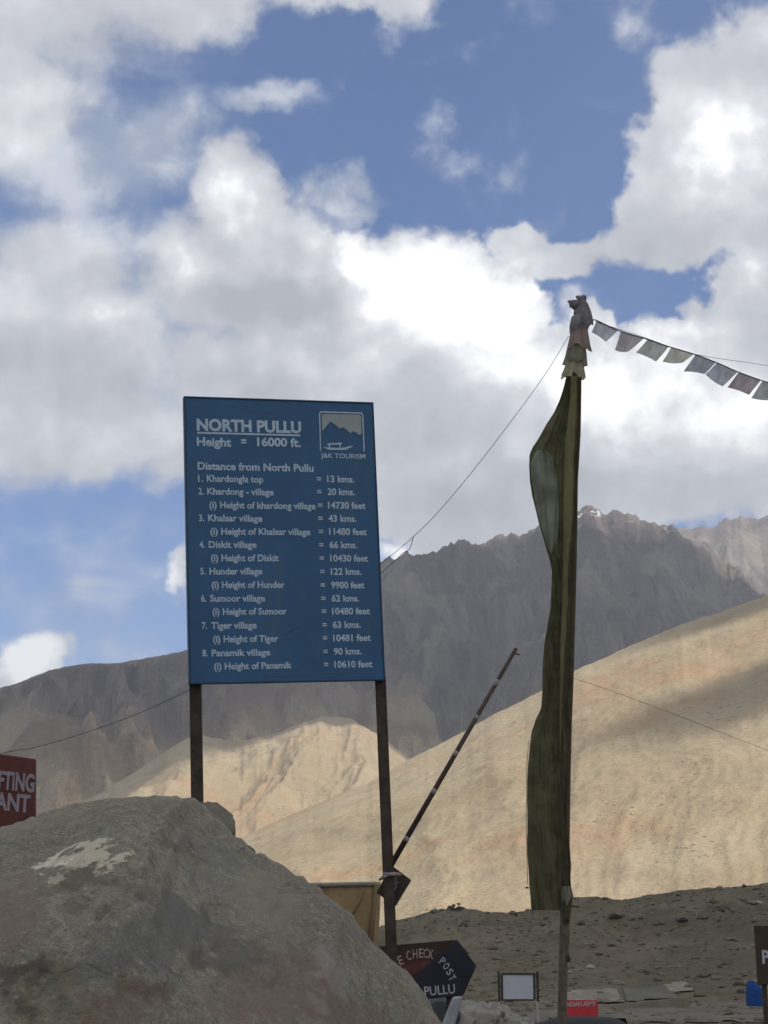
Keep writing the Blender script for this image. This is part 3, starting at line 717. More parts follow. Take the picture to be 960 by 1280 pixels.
# ------------------------------------------------------------------ raised barrier boom with a square sign
M_boom = plain('boom_paint', (.055, .038, .030), .6, .3, 12, bmp=.1)
M_band = plain('boom_band', (.22, .20, .17), .6, .2, 12, bmp=0)
M_brown = plain('brown_board', (.045, .033, .026), .6, .25, 6, bmp=.1)
M_dimletter = plain('dim_letter', (.24, .22, .22), .7, .2, 20, bmp=0)
YM = board_hit(488, 1090, TH + .16).y
lo = at(488, 1083, YM); hi = at(645, 811, YM + .5)
boom = empty('barrier_boom', lo, 'thin raised barrier pole with pale bands leaning up from behind the right sign post', 'barrier')
pl_ = tube('pole', [to_local(boom, lo), to_local(boom, hi)], [.022, .0165], M_boom, boom, 12)
u = hi - lo
for f0, f1 in ((.105, .125), (.315, .335), (.487, .507), (.655, .675), (.815, .845)):
    tube('pale_band', [u * f0, u * f1], .0235 - .005 * f0, M_band, boom, 12)
tube('end_tie', [u * .975 + Vector((.01, -.02, 0)), u * .98 + Vector((.05, -.02, -.02))], .006, M_boom, boom, 6)
# the square sign, turned with the boom
sg = [at(470.2, 1116, YM - .015), at(489.5, 1081.5, YM - .015), at(514.3, 1100.3, YM - .015), at(494.8, 1132.5, YM - .015)]
def plate(name, pts, th, mat, parent, inv):
    V = [inv(p) for p in pts] + [inv(Vector(p) + Vector((0, th, 0))) for p in pts]; n = len(pts)
    Fc = [tuple(range(n)), tuple(range(2 * n - 1, n - 1, -1))] + [(i, (i + 1) % n, (i + 1) % n + n, i + n) for i in range(n)]
    bm = bmesh.new(); me = bpy.data.meshes.new(name); me.from_pydata([tuple(v) for v in V], [], Fc); bm.from_mesh(me)
    bmesh.ops.recalc_face_normals(bm, faces=bm.faces[:]); bmesh.ops.bevel(bm, geom=bm.edges[:], offset=th * .15, segments=1, affect='EDGES')
    bm.to_mesh(me); bm.free(); me.materials.append(mat); return link(bpy.data.objects.new(name, me), parent)
sp = plate('stop_plate', sg, .02, M_brown, boom, lambda p: to_local(boom, p))
def placed_text(s, p0, p1, cap, mat, parent, inv, weight=.02, lift=.004, name='lettering', upright=False):
    """text along the 3-D segment p0-p1 in a plane facing the viewer"""
    p0 = Vector(p0); p1 = Vector(p1); V, Fc = text_mesh(s, weight)
    lo_, hi_ = V[:, 0].min(), V[:, 0].max(); ux = (p1 - p0); w = ux.length; ux.normalize()
    nrm = Vector((0, -1, 0)); uz = nrm.cross(ux) * -1
    if uz.z * ux.x - uz.x * ux.z < 0: uz = -uz
    if upright: uz = Vector((0, 0, 1))
    out = []
    for v in V:
        out.append(inv(p0 + ux * float((v[0] - lo_) / (hi_ - lo_) * w) + uz * float(v[1] / .7 * cap) + nrm * lift))
    n = len(out); bm = bmesh.new(); me = bpy.data.meshes.new(name); me.from_pydata([tuple(v) for v in out], [], Fc); bm.from_mesh(me)
    r = bmesh.ops.extrude_face_region(bm, geom=bm.faces[:]); bmesh.ops.translate(bm, vec=(0, lift * .8, 0), verts=[v for v in r['geom'] if isinstance(v, bmesh.types.BMVert)])
    bmesh.ops.recalc_face_normals(bm, faces=bm.faces[:]); bm.to_mesh(me); bm.free(); me.materials.append(mat)
    return link(bpy.data.objects.new(name, me), parent)
placed_text('STOP', at(488.5, 1126.5, YM - .015), at(500, 1099, YM - .015), .048, M_dimletter, sp, lambda p: to_local(boom, p), .02)
# cloth tie round the post
M_tie = plain('pale_cloth_tie', (.24, .22, .20), .9, .2, 30, bmp=.2)
Yp = board_hit(486, 1092, TH + .05).y
tie = empty('cloth_tie', at(486, 1092, Yp), 'pale cloth strip tied round the right sign post above the small brown square', 'tie')
T_ = lambda px, py, Y: to_local(tie, at(px, py, Y))
tube('strip', [T_(474, 1100, Yp - .02), T_(479, 1096.5, Yp - .055), T_(487, 1093, Yp - .06), T_(493, 1092.5, Yp - .055), T_(500, 1093.5, Yp + .06)], [.008, .013, .014, .016, .014], M_tie, tie, 8)
tube('strip', [T_(479.5, 1091.5, Yp - .05), T_(486, 1093, Yp - .065), T_(494, 1093.5, Yp - .052)], [.009, .012, .012], M_tie, tie, 8)

# ------------------------------------------------------------------ prayer flag pole with banner
def cloth(name, col, trans=.25, var=.2, scale=7, rough=.9):
    def f(n):
        a = n.noise(n.obj, scale, 6, .6); w_ = n.noise(n.mapping(n.obj, scale=(1, 1, .12)), scale * 2, 5, .6)
        c = n.mix(n.ss(a, .3, .7), [v * (1 - var) for v in col], [v * (1 + var) for v in col])
        c = n.mix(n.ss(w_, .4, .7, 0, .35), c, [v * .6 for v in col])
        n.put(n.b.inputs['Base Color'], c); n.b.inputs['Roughness'].default_value = rough; n.b.inputs['Specular IOR Level'].default_value = .1
        t = n.node('ShaderNodeBsdfTranslucent'); n.put(t.inputs[0], c); m = n.node('ShaderNodeMixShader'); m.inputs[0].default_value = trans
        n.l.new(n.b.outputs[0], m.inputs[1]); n.l.new(t.outputs[0], m.inputs[2]); n.l.new(m.outputs[0], n.out.inputs[0])
        bump(n, w_, .35, .03)
    return material(name, f)
M_flag = cloth('banner_green', (.120, .116, .068), .45, .3, 5)
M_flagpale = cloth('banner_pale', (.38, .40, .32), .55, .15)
M_strip = cloth('banner_olive', (.24, .22, .115), .45, .12)
M_hem = cloth('banner_brown', (.115, .104, .064), .42)
M_wood = plain('weathered_wood', (.105, .090, .066), .85, .3, 14, bmp=.3)
M_topdark = cloth('cloth_dusk', (.36, .34, .36), .55); M_rose = cloth('cloth_rose', (.46, .37, .34), .6)
M_olive = cloth('cloth_olive', (.38, .38, .29), .6); M_khaki = cloth('cloth_khaki', (.56, .54, .39), .6); M_slate = cloth('cloth_slate', (.40, .39, .41), .55)
YF = 13.5
def pole_x(py): return np.interp(py, [370, 470, 600, 800, 1000, 1140, 1280], [725, 718.5, 716, 711.5, 708, 705.5, 702.5])
gp = at(702.5, 1280, YF); foot = Vector((gp.x - .01, gp.y, gz(gp.x, gp.y)))
flag = empty('prayer_flag_pole', foot, 'tall leaning prayer flag pole with a long dark green banner and ruffled cloth top', 'flagpole')
FL = lambda px, py, Y=YF: to_local(flag, at(px, py, Y))
pp = [Vector((-.02, 0, -.2))] + [FL(pole_x(y), y) for y in range(1280, 379, -50)]
tube('pole', pp, [.040] + list(np.linspace(.040, .024, len(pp) - 1)), M_wood, flag, 14)
LE = [(470, 708), (485, 704.5), (500, 700), (515, 693), (530, 683), (545, 675), (560, 665), (568, 661.5), (580, 661.2), (600, 662.5), (620, 665), (640, 670), (660, 675), (680, 681), (700, 687), (712, 690), (730, 690), (760, 688), (800, 681), (830, 678.5), (860, 678), (885, 677), (900, 670), (915, 665), (930, 663), (960, 660), (1000, 659), (1050, 659), (1090, 661), (1110, 662), (1137, 664)]
RE = [(470, 727), (540, 726), (600, 722.5), (700, 721), (760, 719.5), (850, 717), (900, 715), (960, 713.5), (1000, 711.5), (1050, 710.5), (1062, 712.5), (1085, 714), (1095, 713), (1110, 714), (1125, 714.5), (1137, 708)]
SL = [(470, 713), (500, 712.5), (560, 706), (620, 704.5), (700, 703.5), (760, 702.5), (800, 700.5), (900, 699), (960, 701), (1060, 703), (1137, 703)]
SR = [(470, 722), (520, 723), (560, 719.5), (620, 718), (700, 712), (760, 710), (800, 708), (860, 705), (938, 700.5), (1000, 707.5), (1137, 706)]
def fx(tab, y): return np.interp(y, [t[0] for t in tab], [t[1] for t in tab])
def cloth_sheet(name, y0, y1, left, right, mat, depth, ny=150, nx=26, thick=.004, smooth=True):
    ys = np.linspace(y0, y1, ny); P = np.zeros((ny, nx, 3))
    for i, py in enumerate(ys):
        l, r = left(py), right(py)
        for j in range(nx):
            s = j / (nx - 1); px = l + (r - l) * s
            P[i, j] = FL(px, py, YF + depth(s, py))[:]
    o = grid_obj(name, P, mat, flag, smooth)
    return o
def wob(py, k): return float(fbm(np.array([py / 70.0 + k]), np.array([k * 3.1]), 3)[0])
def dmain(s, py): return .022 * math.sin(s * 15 + py * .045 + wob(py * .7, 2) * 2) * (1 - s) + .012 * math.sin(s * 31 - py * .02 + wob(py, 7) * 2.5) + -.05 * math.sin(s * 6.5 + wob(py, 1) * 1.6) * (1 - s * .5) + .05 * wob(py, 4) * (1 - s) - .02 + .03 * wob(py * .5, 9)
cloth_sheet('banner', 470, 1138, lambda y: fx(LE, y) + .7 * wob(y * 2, 3), lambda y: fx(SL, y) + 2, M_flag, dmain, 190, 34)
def dstrip(s, py): return -.075 - .02 * math.sin(s * 3.1) + .006 * wob(py, 6)
cloth_sheet('banner_strip', 470, 940, lambda y: fx(SL, y), lambda y: fx(SR, y), M_strip, dstrip, 90, 8)
def dhem(s, py): return -.078 + .02 * s - .018 * math.sin(s * 9 + wob(py, 2) * 3)
cloth_sheet('banner_hem', 471, 1118, lambda y: fx(SR, y) - 1.5 if y < 930 else (fx(SL, y) - 1 if y < 1040 else np.interp(y, [1040, 1056], [702, 708.5])), lambda y: fx(RE, y), M_hem, dhem, 130, 12)
# paler sheet laid over the bulging part
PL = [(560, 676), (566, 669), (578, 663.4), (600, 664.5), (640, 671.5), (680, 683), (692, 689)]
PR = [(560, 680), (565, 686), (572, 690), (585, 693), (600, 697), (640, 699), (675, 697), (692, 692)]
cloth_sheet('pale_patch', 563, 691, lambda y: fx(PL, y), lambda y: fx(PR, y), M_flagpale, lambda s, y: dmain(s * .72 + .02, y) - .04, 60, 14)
# tie and bunched cloth at the foot of the banner
def ruffle(name, prof, mat, seed, amp=.16, folds=7, yd=0, n=90, parent=None, lobes=None):
    """prof: list of (py, half width px); a skirt of cloth round the pole"""
    rows = []
    rg = random.Random(seed); ph = [rg.uniform(0, 6.28) for _ in range(4)]
    for i, (py, cx, hw) in enumerate(prof):
        k = i / (len(prof) - 1); c = at(cx, py, YF + yd); r = hw / F_PX * YF
        ring = []
        for j in range(n):
            a = 2 * math.pi * j / n
            m = 1 + amp * (.25 + k) * (.55 * math.sin(folds * a + ph[0]) + .3 * math.sin((folds * 2 + 1) * a + ph[1]) + .35 * math.sin(3 * a + ph[2]))
            dz = .018 * k * math.sin(5 * a + ph[3])
            ring.append(tuple(to_local(flag, c + Vector((math.cos(a) * r * m, math.sin(a) * r * m * .85, dz + .012 * k * math.sin(2 * a + ph[1]))))))
        rows.append(ring)
    o = grid_obj(name, np.array(rows), mat, flag, True, wrap=True)
    return o
def prof(pts, n=20):
    ys = np.linspace(pts[0][0], pts[-1][0], n)
    return [(y, np.interp(y, [p[0] for p in pts], [p[1] for p in pts]), np.interp(y, [p[0] for p in pts], [p[2] for p in pts])) for y in ys]
ruffle('khaki_ruffle', prof([(447, 719, 10), (460, 717, 12.5), (471, 715.5, 15)]), M_khaki, 3)
ruffle('olive_ruffle', prof([(428, 721.5, 9.5), (440, 721, 12.5), (455, 719.5, 15)]), M_olive, 5)
ruffle('rose_ruffle', prof([(400, 724, 9), (418, 723.5, 12), (430, 723, 14), (437, 723, 15.5)]), M_rose, 8)
ruffle('pale_ruffle', prof([(396, 723, 9), (406, 723, 11), (414, 721.5, 9)]), M_slate, 12, amp=.2, folds=4, yd=-.02)
ruffle('top_wrap', prof([(374, 726, 5), (380, 727, 8.5), (390, 727.5, 11.5), (400, 728.5, 12.5), (406, 729, 12)]), M_topdark, 9, amp=.14, folds=5, yd=.0)
def wad(name, px, py, Y, rx, rz, mat, seed, parent):
    me = rock_mesh(name, seed, mat, 3, 1, .6); o = link(bpy.data.objects.new(name, me), parent)
    o.location = to_local(parent, at(px, py, Y)); s = Y / F_PX; o.scale = (rx * s, (rx + rz) / 2 * s, rz * s)
    me.polygons.foreach_set('use_smooth', [True] * len(me.polygons)); return o
wad('cloth_knot', 719, 381, YF - .02, 7.5, 7.5, M_topdark, 5, flag)
wad('cloth_knot', 727.5, 374, YF, 7, 5.5, M_topdark, 17, flag)
tube('knot_tail', [FL(718, 379), FL(713, 377.5), FL(709.5, 376.5)], [.03, .02, .008], M_topdark, flag)
tube('knot_tail', [FL(730, 373), FL(731, 370.5), FL(728, 369)], [.025, .018, .008], M_topdark, flag)
ruffle('foot_wrap', prof([(1085, 706, 4.2), (1100, 707, 5.2), (1112, 709, 5), (1120, 710, 6), (1135, 708.5, 5), (1152, 707.5, 3.8)]), M_hem, 21, amp=.25, folds=3, yd=-.04)
ruffle('foot_wrap', prof([(1108, 708, 5.5), (1118, 709, 6.5), (1128, 708, 5)]), M_olive, 22, amp=.15, folds=3, yd=-.05)
tube('loose_thread', [FL(661, 925), FL(658.3, 960), FL(658.5, 990), FL(657.7, 1020), FL(658.6, 1060), FL(659.5, 1105)], .0025, M_flag, flag, 5)
tube('loose_thread', [FL(661, 1110), FL(658, 1109), FL(656.8, 1110.5)], .008, M_flag, flag, 5)
tube('string_tail', [FL(712, 1150), FL(711, 1170), FL(710, 1188), FL(710.5, 1193)], .003, M_hem, flag, 5)
wad('string_knot', 710.5, 1197, YF - .04, 2, 4.5, M_hem, 6, flag)

# ------------------------------------------------------------------ wires and the string of prayer flags
M_wire = plain('dark_cord', (.04, .036, .034), .8, .1, 20, bmp=0)
M_cordpale = plain('pale_cord', (.20, .21, .24), .8, .1, 20, bmp=0)
def spline(pts, n=10):
    P = [Vector(p) for p in pts]; out = []
    for i in range(len(P) - 1):
        p0, p1, p2, p3 = P[max(i - 1, 0)], P[i], P[i + 1], P[min(i + 2, len(P) - 1)]
        for k in range(n):
            t = k / n; out.append(.5 * ((2 * p1) + (p2 - p0) * t + (2 * p0 - 5 * p1 + 4 * p2 - p3) * t * t + (3 * p1 - p0 - 3 * p2 + p3) * t ** 3))
    out.append(P[-1]); return out
def wire(pts, rad, mat, label, name='guy_wire', cat='wire', group=None):
    P = spline([at(*p) for p in pts]); V, Fc = tube_pts(P, rad, 6); o = mesh_obj(name, V, Fc, mat, None, True)
    tag(o, label, cat, group); return o
wire([(711, 420, 13.5), (680, 470, 13.3), (640, 525, 13.1), (590, 590, 12.9), (545, 643, 13.0), (510, 677, 13), (478, 703, 13), (467, 712, 13), (430, 742, 13), (390, 772, 13), (330, 812, 13), (270, 845, 13), (236, 863, 13), (170, 893, 13), (100, 918, 13), (40, 935, 13), (0, 942, 13), (-200, 985, 13), (-420, 1040, 13)], .0025, M_wire,
     'thin dark guy wire slanting down left from the flag pole top past the blue board')
wire([(517, 670, 12.4), (512, 686, 12.5), (503, 692, 12.6), (495, 700, 12.8), (470, 722, 13.2), (440, 748, 13.4)], .003, M_wire, 'short side wire branching from the long wire just right of the blue board')
wire([(717, 848, 13.5), (760, 862, 14), (830, 888, 14.8), (900, 915, 15.6), (960, 938, 16.4), (1100, 992, 18), (1300, 1065, 20), (1520, 1170, 22)], .0018, M_wire, 'thin guy wire running right from the middle of the flag pole across the sandy hill')
wire([(744, 402, 13.5), (800, 420, 14.5), (870, 443, 15.8), (960, 457, 17.5), (1100, 480, 20), (1300, 500, 24)], .003, M_cordpale, 'pale thin line leaving the flag pole top above the prayer flags')
STR = [(742, 400), (746.7, 401), (773, 413), (807, 423.5), (837, 433.5), (870, 443.5), (900, 455), (923, 465), (960, 478), (1000, 488), (1060, 500), (1120, 508), (1300, 512)]
def ystr(px): return 13.5 + (px - 742) * .012
pf = empty('prayer_flag_string', at(742, 400, 13.5), 'string of faded square prayer flags stretched right from the flag pole top', 'prayer flags')
V, Fc = tube_pts([to_local(pf, p) for p in spline([at(x, y, ystr(x)) for x, y in STR])], .006, 6); mesh_obj('cord', V, Fc, M_wire, pf, True)
C = lambda x, y: (640 + x / 3, 350 + y / 3)
FLG = [([(318, 152), (398, 192), (352, 232), (298, 196)], M_slate, 'grey prayer flag'), ([(408, 195), (495, 222), (437, 268), (386, 263)], 'm', 'mauve prayer flag'), ([(508, 228), (588, 255), (540, 306), (464, 272)], 'b', 'taupe prayer flag'),
       ([(597, 258), (682, 280), (640, 310), (564, 306)], 'k', 'khaki prayer flag'), ([(688, 282), (764, 313), (722, 353), (643, 343)], 's', 'dark blue grey prayer flag'), ([(768, 314), (847, 346), (790, 399), (725, 354)], 's2', 'blue grey prayer flag'),
       ([(850, 346), (934, 374), (889, 431), (808, 403)], 'm2', 'brownish mauve prayer flag'), ([(940, 376), (1015, 398), (992, 449), (897, 443)], 'g', 'grey green prayer flag'), ([(1025, 400), (1105, 424), (1070, 480), (990, 462)], 'k', None), ([(1115, 426), (1200, 446), (1170, 502), (1085, 488)], 's', None)]
PF = {'m': cloth('pf_mauve', (0.52, 0.48, 0.49), .65), 'b': cloth('pf_taupe', (0.55, 0.54, 0.51), .65), 'k': cloth('pf_khaki', (0.63, 0.62, 0.54), .65), 's': cloth('pf_slate', (0.40, 0.43, 0.47), .65),
      's2': cloth('pf_blue', (0.50, 0.53, 0.57), .65), 'm2': cloth('pf_brown', (0.46, 0.41, 0.41), .65), 'g': cloth('pf_green', (0.48, 0.49, 0.48), .65)}
M_pfgrey = cloth('pf_grey', (0.61, 0.62, 0.65), .65)
for k, (q, m, lab) in enumerate(FLG):
    q = [C(*p) for p in q]; n = 12; P = np.zeros((n, n, 3))
    for i in range(n):
        for j in range(n):
            u_, v_ = j / (n - 1), i / (n - 1)
            top = (q[0][0] + (q[1][0] - q[0][0]) * u_, q[0][1] + (q[1][1] - q[0][1]) * u_)
            bot = (q[3][0] + (q[2][0] - q[3][0]) * u_, q[3][1] + (q[2][1] - q[3][1]) * u_)
            tx = np.interp(top[0], [s[0] for s in STR], [s[1] for s in STR]); top = (top[0], tx * (1 - v_) + top[1] * v_)
            sag = 1.6 * math.sin(u_ * math.pi) * v_ ** 2 * (1 if k % 2 else -.6)
            px, py = top[0] * (1 - v_) + bot[0] * v_, top[1] * (1 - v_) + bot[1] * v_ + sag
            P[i, j] = to_local(pf, at(px, py, ystr(top[0]) + .035 * v_ * math.sin(u_ * 5 + k * 1.7) - .02 * v_))[:]
    o = grid_obj('prayer_flag', P, M_pfgrey if not isinstance(m, str) else PF[m], pf)
    if lab: o['label'] = lab + ' on the cord'

# ------------------------------------------------------------------ police check post sign
M_navy = plain('navy_board', (.018, .021, .030), .5, .2, 6, bmp=.05)
M_maroon = plain('maroon_board', (.042, .024, .020), .6, .25, 6, bmp=.05)
M_redarc = plain('red_arc', (.080, .030, .024), .6, .3, 8, bmp=.05)
M_pink = plain('pinkish_letter', (.36, .27, .24), .7, .15, 20, bmp=0)
M_letter = plain('white_letter', (.40, .40, .42), .7, .12, 20, bmp=0)
YC = 14.2
cp = empty('check_post_sign', at(520, 1250, YC), 'dark navy and maroon POLICE CHECK POST board standing behind the boulder', 'sign')
CI = lambda p: to_local(cp, p)
QZ = lambda x, y, Y=YC: at(470 + x / 6.857, 1165 + y / 6.857, Y)
back = plate('maroon_panel', [QZ(*q) for q in [(-420, 150), (8, 123), (692, 66), (800, 190), (560, 330), (330, 600), (-420, 620)]], .03, M_maroon, cp, CI)
plate('navy_panel', [QZ(*q, YC - .02) for q in [(692, 62), (862, 290), (748, 545), (350, 585), (150, 600), (210, 470), (560, 190)]], .03, M_navy, cp, CI)
# curved red band on the maroon panel
cxz, cyz, r0, r1 = 395, 760, 560, 470
arc = []
def arcpt(a, r): return QZ(cxz - 20 + r * math.sin(a), cyz - r * math.cos(a) * 1.0, YC - .004)
angs = np.linspace(-.95, .28, 18)
pts = [arcpt(a, 520) for a in angs] + [arcpt(a, 400) for a in angs[::-1]]
plate('red_arc', pts, .003, M_redarc, cp, CI)
for ch, x, y, rt in (('P', -60, 410, 48), ('O', -10, 365, 45), ('L', 45, 335, 40), ('I', 90, 320, 38), ('C', 130, 300, 32), ('E', 205, 285, 22), ('C', 268, 243, 12), ('H', 318, 228, 5), ('E', 368, 220, 0), ('C', 405, 220, -5), ('K', 450, 226, -9)):
    a = math.radians(rt); w_ = 40 if ch != 'I' else 14; hgt = 72 / 6.857 / F_PX * YC
    placed_text(ch, QZ(x, y, YC - .006), QZ(x + w_ * math.cos(a), y - w_ * math.sin(a), YC - .006), hgt, M_pink, cp, CI, .012, .004)
for ch, x, y, rt in (('P', 538, 262, -38), ('O', 568, 300, -45), ('S', 597, 345, -52), ('T', 618, 392, -58)):
    a = math.radians(rt); w_ = 40; hgt = 58 / 6.857 / F_PX * YC
    placed_text(ch, QZ(x, y, YC - .022), QZ(x + w_ * math.cos(a), y - w_ * math.sin(a), YC - .022), hgt, M_letter, cp, CI, .012, .004)
placed_text('NORTH', QZ(110, 575, YC - .022), QZ(362, 556, YC - .022), 66 / 6.857 / F_PX * YC, M_letter, cp, CI, .012, .004)
placed_text('PULLU', QZ(418, 548, YC - .022), QZ(680, 524, YC - .022), 72 / 6.857 / F_PX * YC, M_letter, cp, CI, .012, .004)
for px in (512, 562):
    a = at(px, 1240, YC + .06); sq_post('leg', (a.x, a.y, gz(a.x, a.y) - .2), a, .06, M_post, None).name = 'leg'
for o in [o for o in bpy.data.objects if o.name.startswith('leg') and o.parent is None]:
    o.data.transform(Matrix.Translation(-cp.location)); o.parent = cp
cp_rock = None
# pale slab leaning under the check post board and dark slab
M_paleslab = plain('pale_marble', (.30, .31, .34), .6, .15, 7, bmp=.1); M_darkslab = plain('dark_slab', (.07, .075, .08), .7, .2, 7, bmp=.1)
def slab(name, px, Y, th, mat, label, cat, group=None):
    base = at(px[-1][0], px[-1][1], Y); e = empty(name, base, None); bpy.data.objects.remove(e)
    o = plate(name, [at(a, b, Y) for a, b in px], th, mat, None, lambda p: p - base); o.location = base; tag(o, label, cat, group); return o
slab('marker_slab', [(566, 1246.5), (578, 1245.5), (564, 1300), (545, 1300)], 13.9, .08, M_paleslab, 'pale grey leaning stone slab under the right end of the check post board', 'slab')
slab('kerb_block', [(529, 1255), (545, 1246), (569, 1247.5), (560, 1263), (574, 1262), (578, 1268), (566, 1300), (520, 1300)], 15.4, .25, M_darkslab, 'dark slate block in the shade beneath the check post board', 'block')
# heap of pale rocks to the right of it
for k, (px, py, Y, s, sd) in enumerate(((592, 1272, 16, .22, 3), (612, 1279, 16.4, .25, 8), (574, 1282, 15.6, .2, 12), (600, 1290, 15.7, .3, 15), (630, 1286, 17, .24, 19), (584, 1264, 16.6, .1, 23), (648, 1292, 17.2, .25, 27))):
    me = rock_mesh('pale_rock', sd, M_stone_pale, 4, .75); o = link(bpy.data.objects.new('pale_rock', me)); p = at(px, py, Y); o.location = p; o.scale = (s * 1.2, s, s)
    o.rotation_euler = (0, 0, sd)
    tag(o, ('top pale rock of the heap right of the check post board', 'pale rock at the right of the heap by the check post board', 'pale rock wedged against the leaning slab', 'lowest pale rock in front of the heap', 'outermost small pale rock left of the white notice board', 'little stone on the left tip of the pale rock heap', 'last low pale rock below the white notice board')[k], 'rock', 'pale rocks heaped beside the check post board')
# rubble mound carrying the heap
xs_, ys_ = np.meshgrid(np.linspace(-1.4, 3.2, 70), np.linspace(13.2, 18.5, 60)); 
mz = gz(0, 16) + (1.25 * np.exp(-(((xs_ - .9) / 1.25) ** 2 + ((ys_ - 16.2) / 1.3) ** 2) * 1.0)) + .05 * fbm(xs_ * 3, ys_ * 3, 4) - .05
mo = grid_obj('rubble_mound', np.stack([xs_, ys_, mz], -1), M_ground); tag(mo, kind='structure')

# ------------------------------------------------------------------ red shop sign on the left
M_red = plain('red_board', (.095, .030, .024), .6, .2, 5, bmp=.05, dirt=(.065, .03, .02))
M_mletter = plain('mauve_letter', (.25, .215, .24), .7, .15, 20, bmp=0)
YR = 11.0
rs_ = empty('red_shop_sign', at(10, 1037, YR), 'red board with white RAFTING lettering cut by the left edge behind the boulder', 'sign')
RI = lambda p: to_local(rs_, p)
RZ = lambda x, y, Y=YR: at(x / 11.13, 930 + y / 11.13, Y)
plate('panel', [RZ(-1500, 60), RZ(0, 138), RZ(488, 205), RZ(482, 1330), RZ(-1500, 1330)], .05, M_red, rs_, RI)
hp = 1 / 11.13 / F_PX * YR
placed_text('RAFTING', RZ(-255, 590, YR - .002), RZ(474, 668, YR - .002), 235 * hp, M_mletter, rs_, RI, .035, .005, upright=True)
placed_text('RESTAURANT', RZ(-1010, 815, YR - .002), RZ(415, 948, YR - .002), 225 * hp, M_mletter, rs_, RI, .035, .005, upright=True)
for px in (-110, 20):
    a = at(px, 1040, YR + .10); sq_post('post', (a.x, a.y, gz(a.x, a.y) - .2), a, .07, M_post, None)
for o in [o for o in bpy.data.objects if o.name.startswith('post') and o.parent is None]:
    o.data.transform(Matrix.Translation(-rs_.location)); o.parent = rs_

# ------------------------------------------------------------------ canvas shelter
M_canvas = cloth('tan_canvas', (.40, .29, .155), .35, .15, 3)
M_rib = plain('canvas_seam', (.16, .115, .065), .9, .1, 8, bmp=0)
YT = 20.0
tn = empty('canvas_shelter', at(440, 1180, YT), 'tan canvas shelter with a straight pale top behind the boulder slope', 'tent')
TI = lambda px, py, Y=YT: to_local(tn, at(px, py, Y))
def sheet4(name, c4, mat, parent, inv, amp=.03, n=30, freq=5):
    P = np.zeros((n, n, 3)); c4 = [Vector(c) for c in c4]; nr = (c4[1] - c4[0]).cross(c4[3] - c4[0]).normalized()
    for i in range(n):
        for j in range(n):
            u_, v_ = j / (n - 1), i / (n - 1)
            p = c4[0].lerp(c4[1], u_).lerp(c4[3].lerp(c4[2], u_), v_)
            p = p + nr * float(amp * math.sin(math.pi * v_) ** .5 * math.sin(u_ * freq + v_ * 2.3) * (.3 + v_))
            P[i, j] = p[:]
    o = grid_obj(name, P, mat, parent); md = o.modifiers.new('thickness', 'SOLIDIFY'); md.thickness = .006; return o
sheet4('front_wall', [TI(330, 1108), TI(470, 1105.5), TI(462, 1200), TI(330, 1200)], M_canvas, tn, None, .07)
sheet4('roof', [TI(330, 1108), TI(470, 1105.5), TI(476, 1103, YT + 1.6), TI(345, 1106, YT + 1.6)], M_canvas, tn, None, .02)
sheet4('side_wall', [TI(470, 1105.5), TI(475, 1103.5, YT + 1.6), TI(470, 1190, YT + 1.6), TI(462, 1200)], M_canvas, tn, None, .04)
tube('roof_pole', [TI(328, 1107.5, YT - .02), TI(471, 1105, YT - .02)], .03, M_band, tn)
tube('side_pole', [TI(470.3, 1106, YT - .03), TI(461, 1205, YT - .03)], .03, M_rib, tn)
for a_, b_ in (((456, 1110), (436, 1150)), ((400, 1110), (420, 1150))):
    tube('seam', [TI(*a_, YT - .09), TI((a_[0] + b_[0]) / 2 + 3, (a_[1] + b_[1]) / 2, YT - .10), TI(*b_, YT - .09)], .012, M_rib, tn, 6)
a = at(400, 1200, YT)
box_obj('plinth', (-1.2, .9, .05, 1.6, gz(a.x, a.y) - tn.location.z - .2, -.19), M_stone_pale, tn, bevel=.02)

# ------------------------------------------------------------------ white notice board
M_frame = plain('dark_frame', (.035, .036, .034), .6, .2, 10, bmp=.05); M_wboard = plain('notice_white', (.42, .43, .47), .6, .06, 3, bmp=0); M_wpost = plain('white_post', (.33, .33, .31), .7, .2, 8, bmp=0)
YN = 46.0
nb = at(648, 1279, YN); nz = gz(nb.x, nb.y)
ntc = empty('notice_board', (nb.x, nb.y, nz), 'blank white notice board in a dark double frame on two white legs', 'notice board')
NI = lambda px, py, Y=YN: to_local(ntc, at(px, py, Y))
def rect_on(name, px0, py0, px1, py1, Y, th, mat, parent, inv, bevel=.004):
    a = inv(px0, py1, Y); b = inv(px1, py0, Y)
    return box_obj(name, (a.x, b.x, a.y, a.y + th, a.z, b.z), mat, parent, bevel=bevel)
rect_on('white_panel', 628.6, 1218.6, 667, 1249, YN - .01, .05, M_wboard, ntc, NI)
for r in ((627, 1216, 668.6, 1218.6), (627, 1249, 668.6, 1251), (626.6, 1218.6, 628.6, 1249), (667, 1218.6, 669, 1249)): rect_on('frame', *r, YN - .03, .09, M_frame, ntc, NI)
for x in (622.8, 671.2):
    rect_on('upright', x, 1214.5, x + 2.1, 1252, YN, .06, M_frame, ntc, NI)
    rect_on('leg', x + .2, 1252.1, x + 2.1, 1281, YN, .05, M_wpost, ntc, NI)
for y in (1219, 1233, 1247):
    rect_on('bracket', 624.9, y, 626.6, y + 1.6, YN + .01, .03, M_frame, ntc, NI, 0); rect_on('bracket', 669, y, 671.2, y + 1.6, YN + .01, .03, M_frame, ntc, NI, 0)

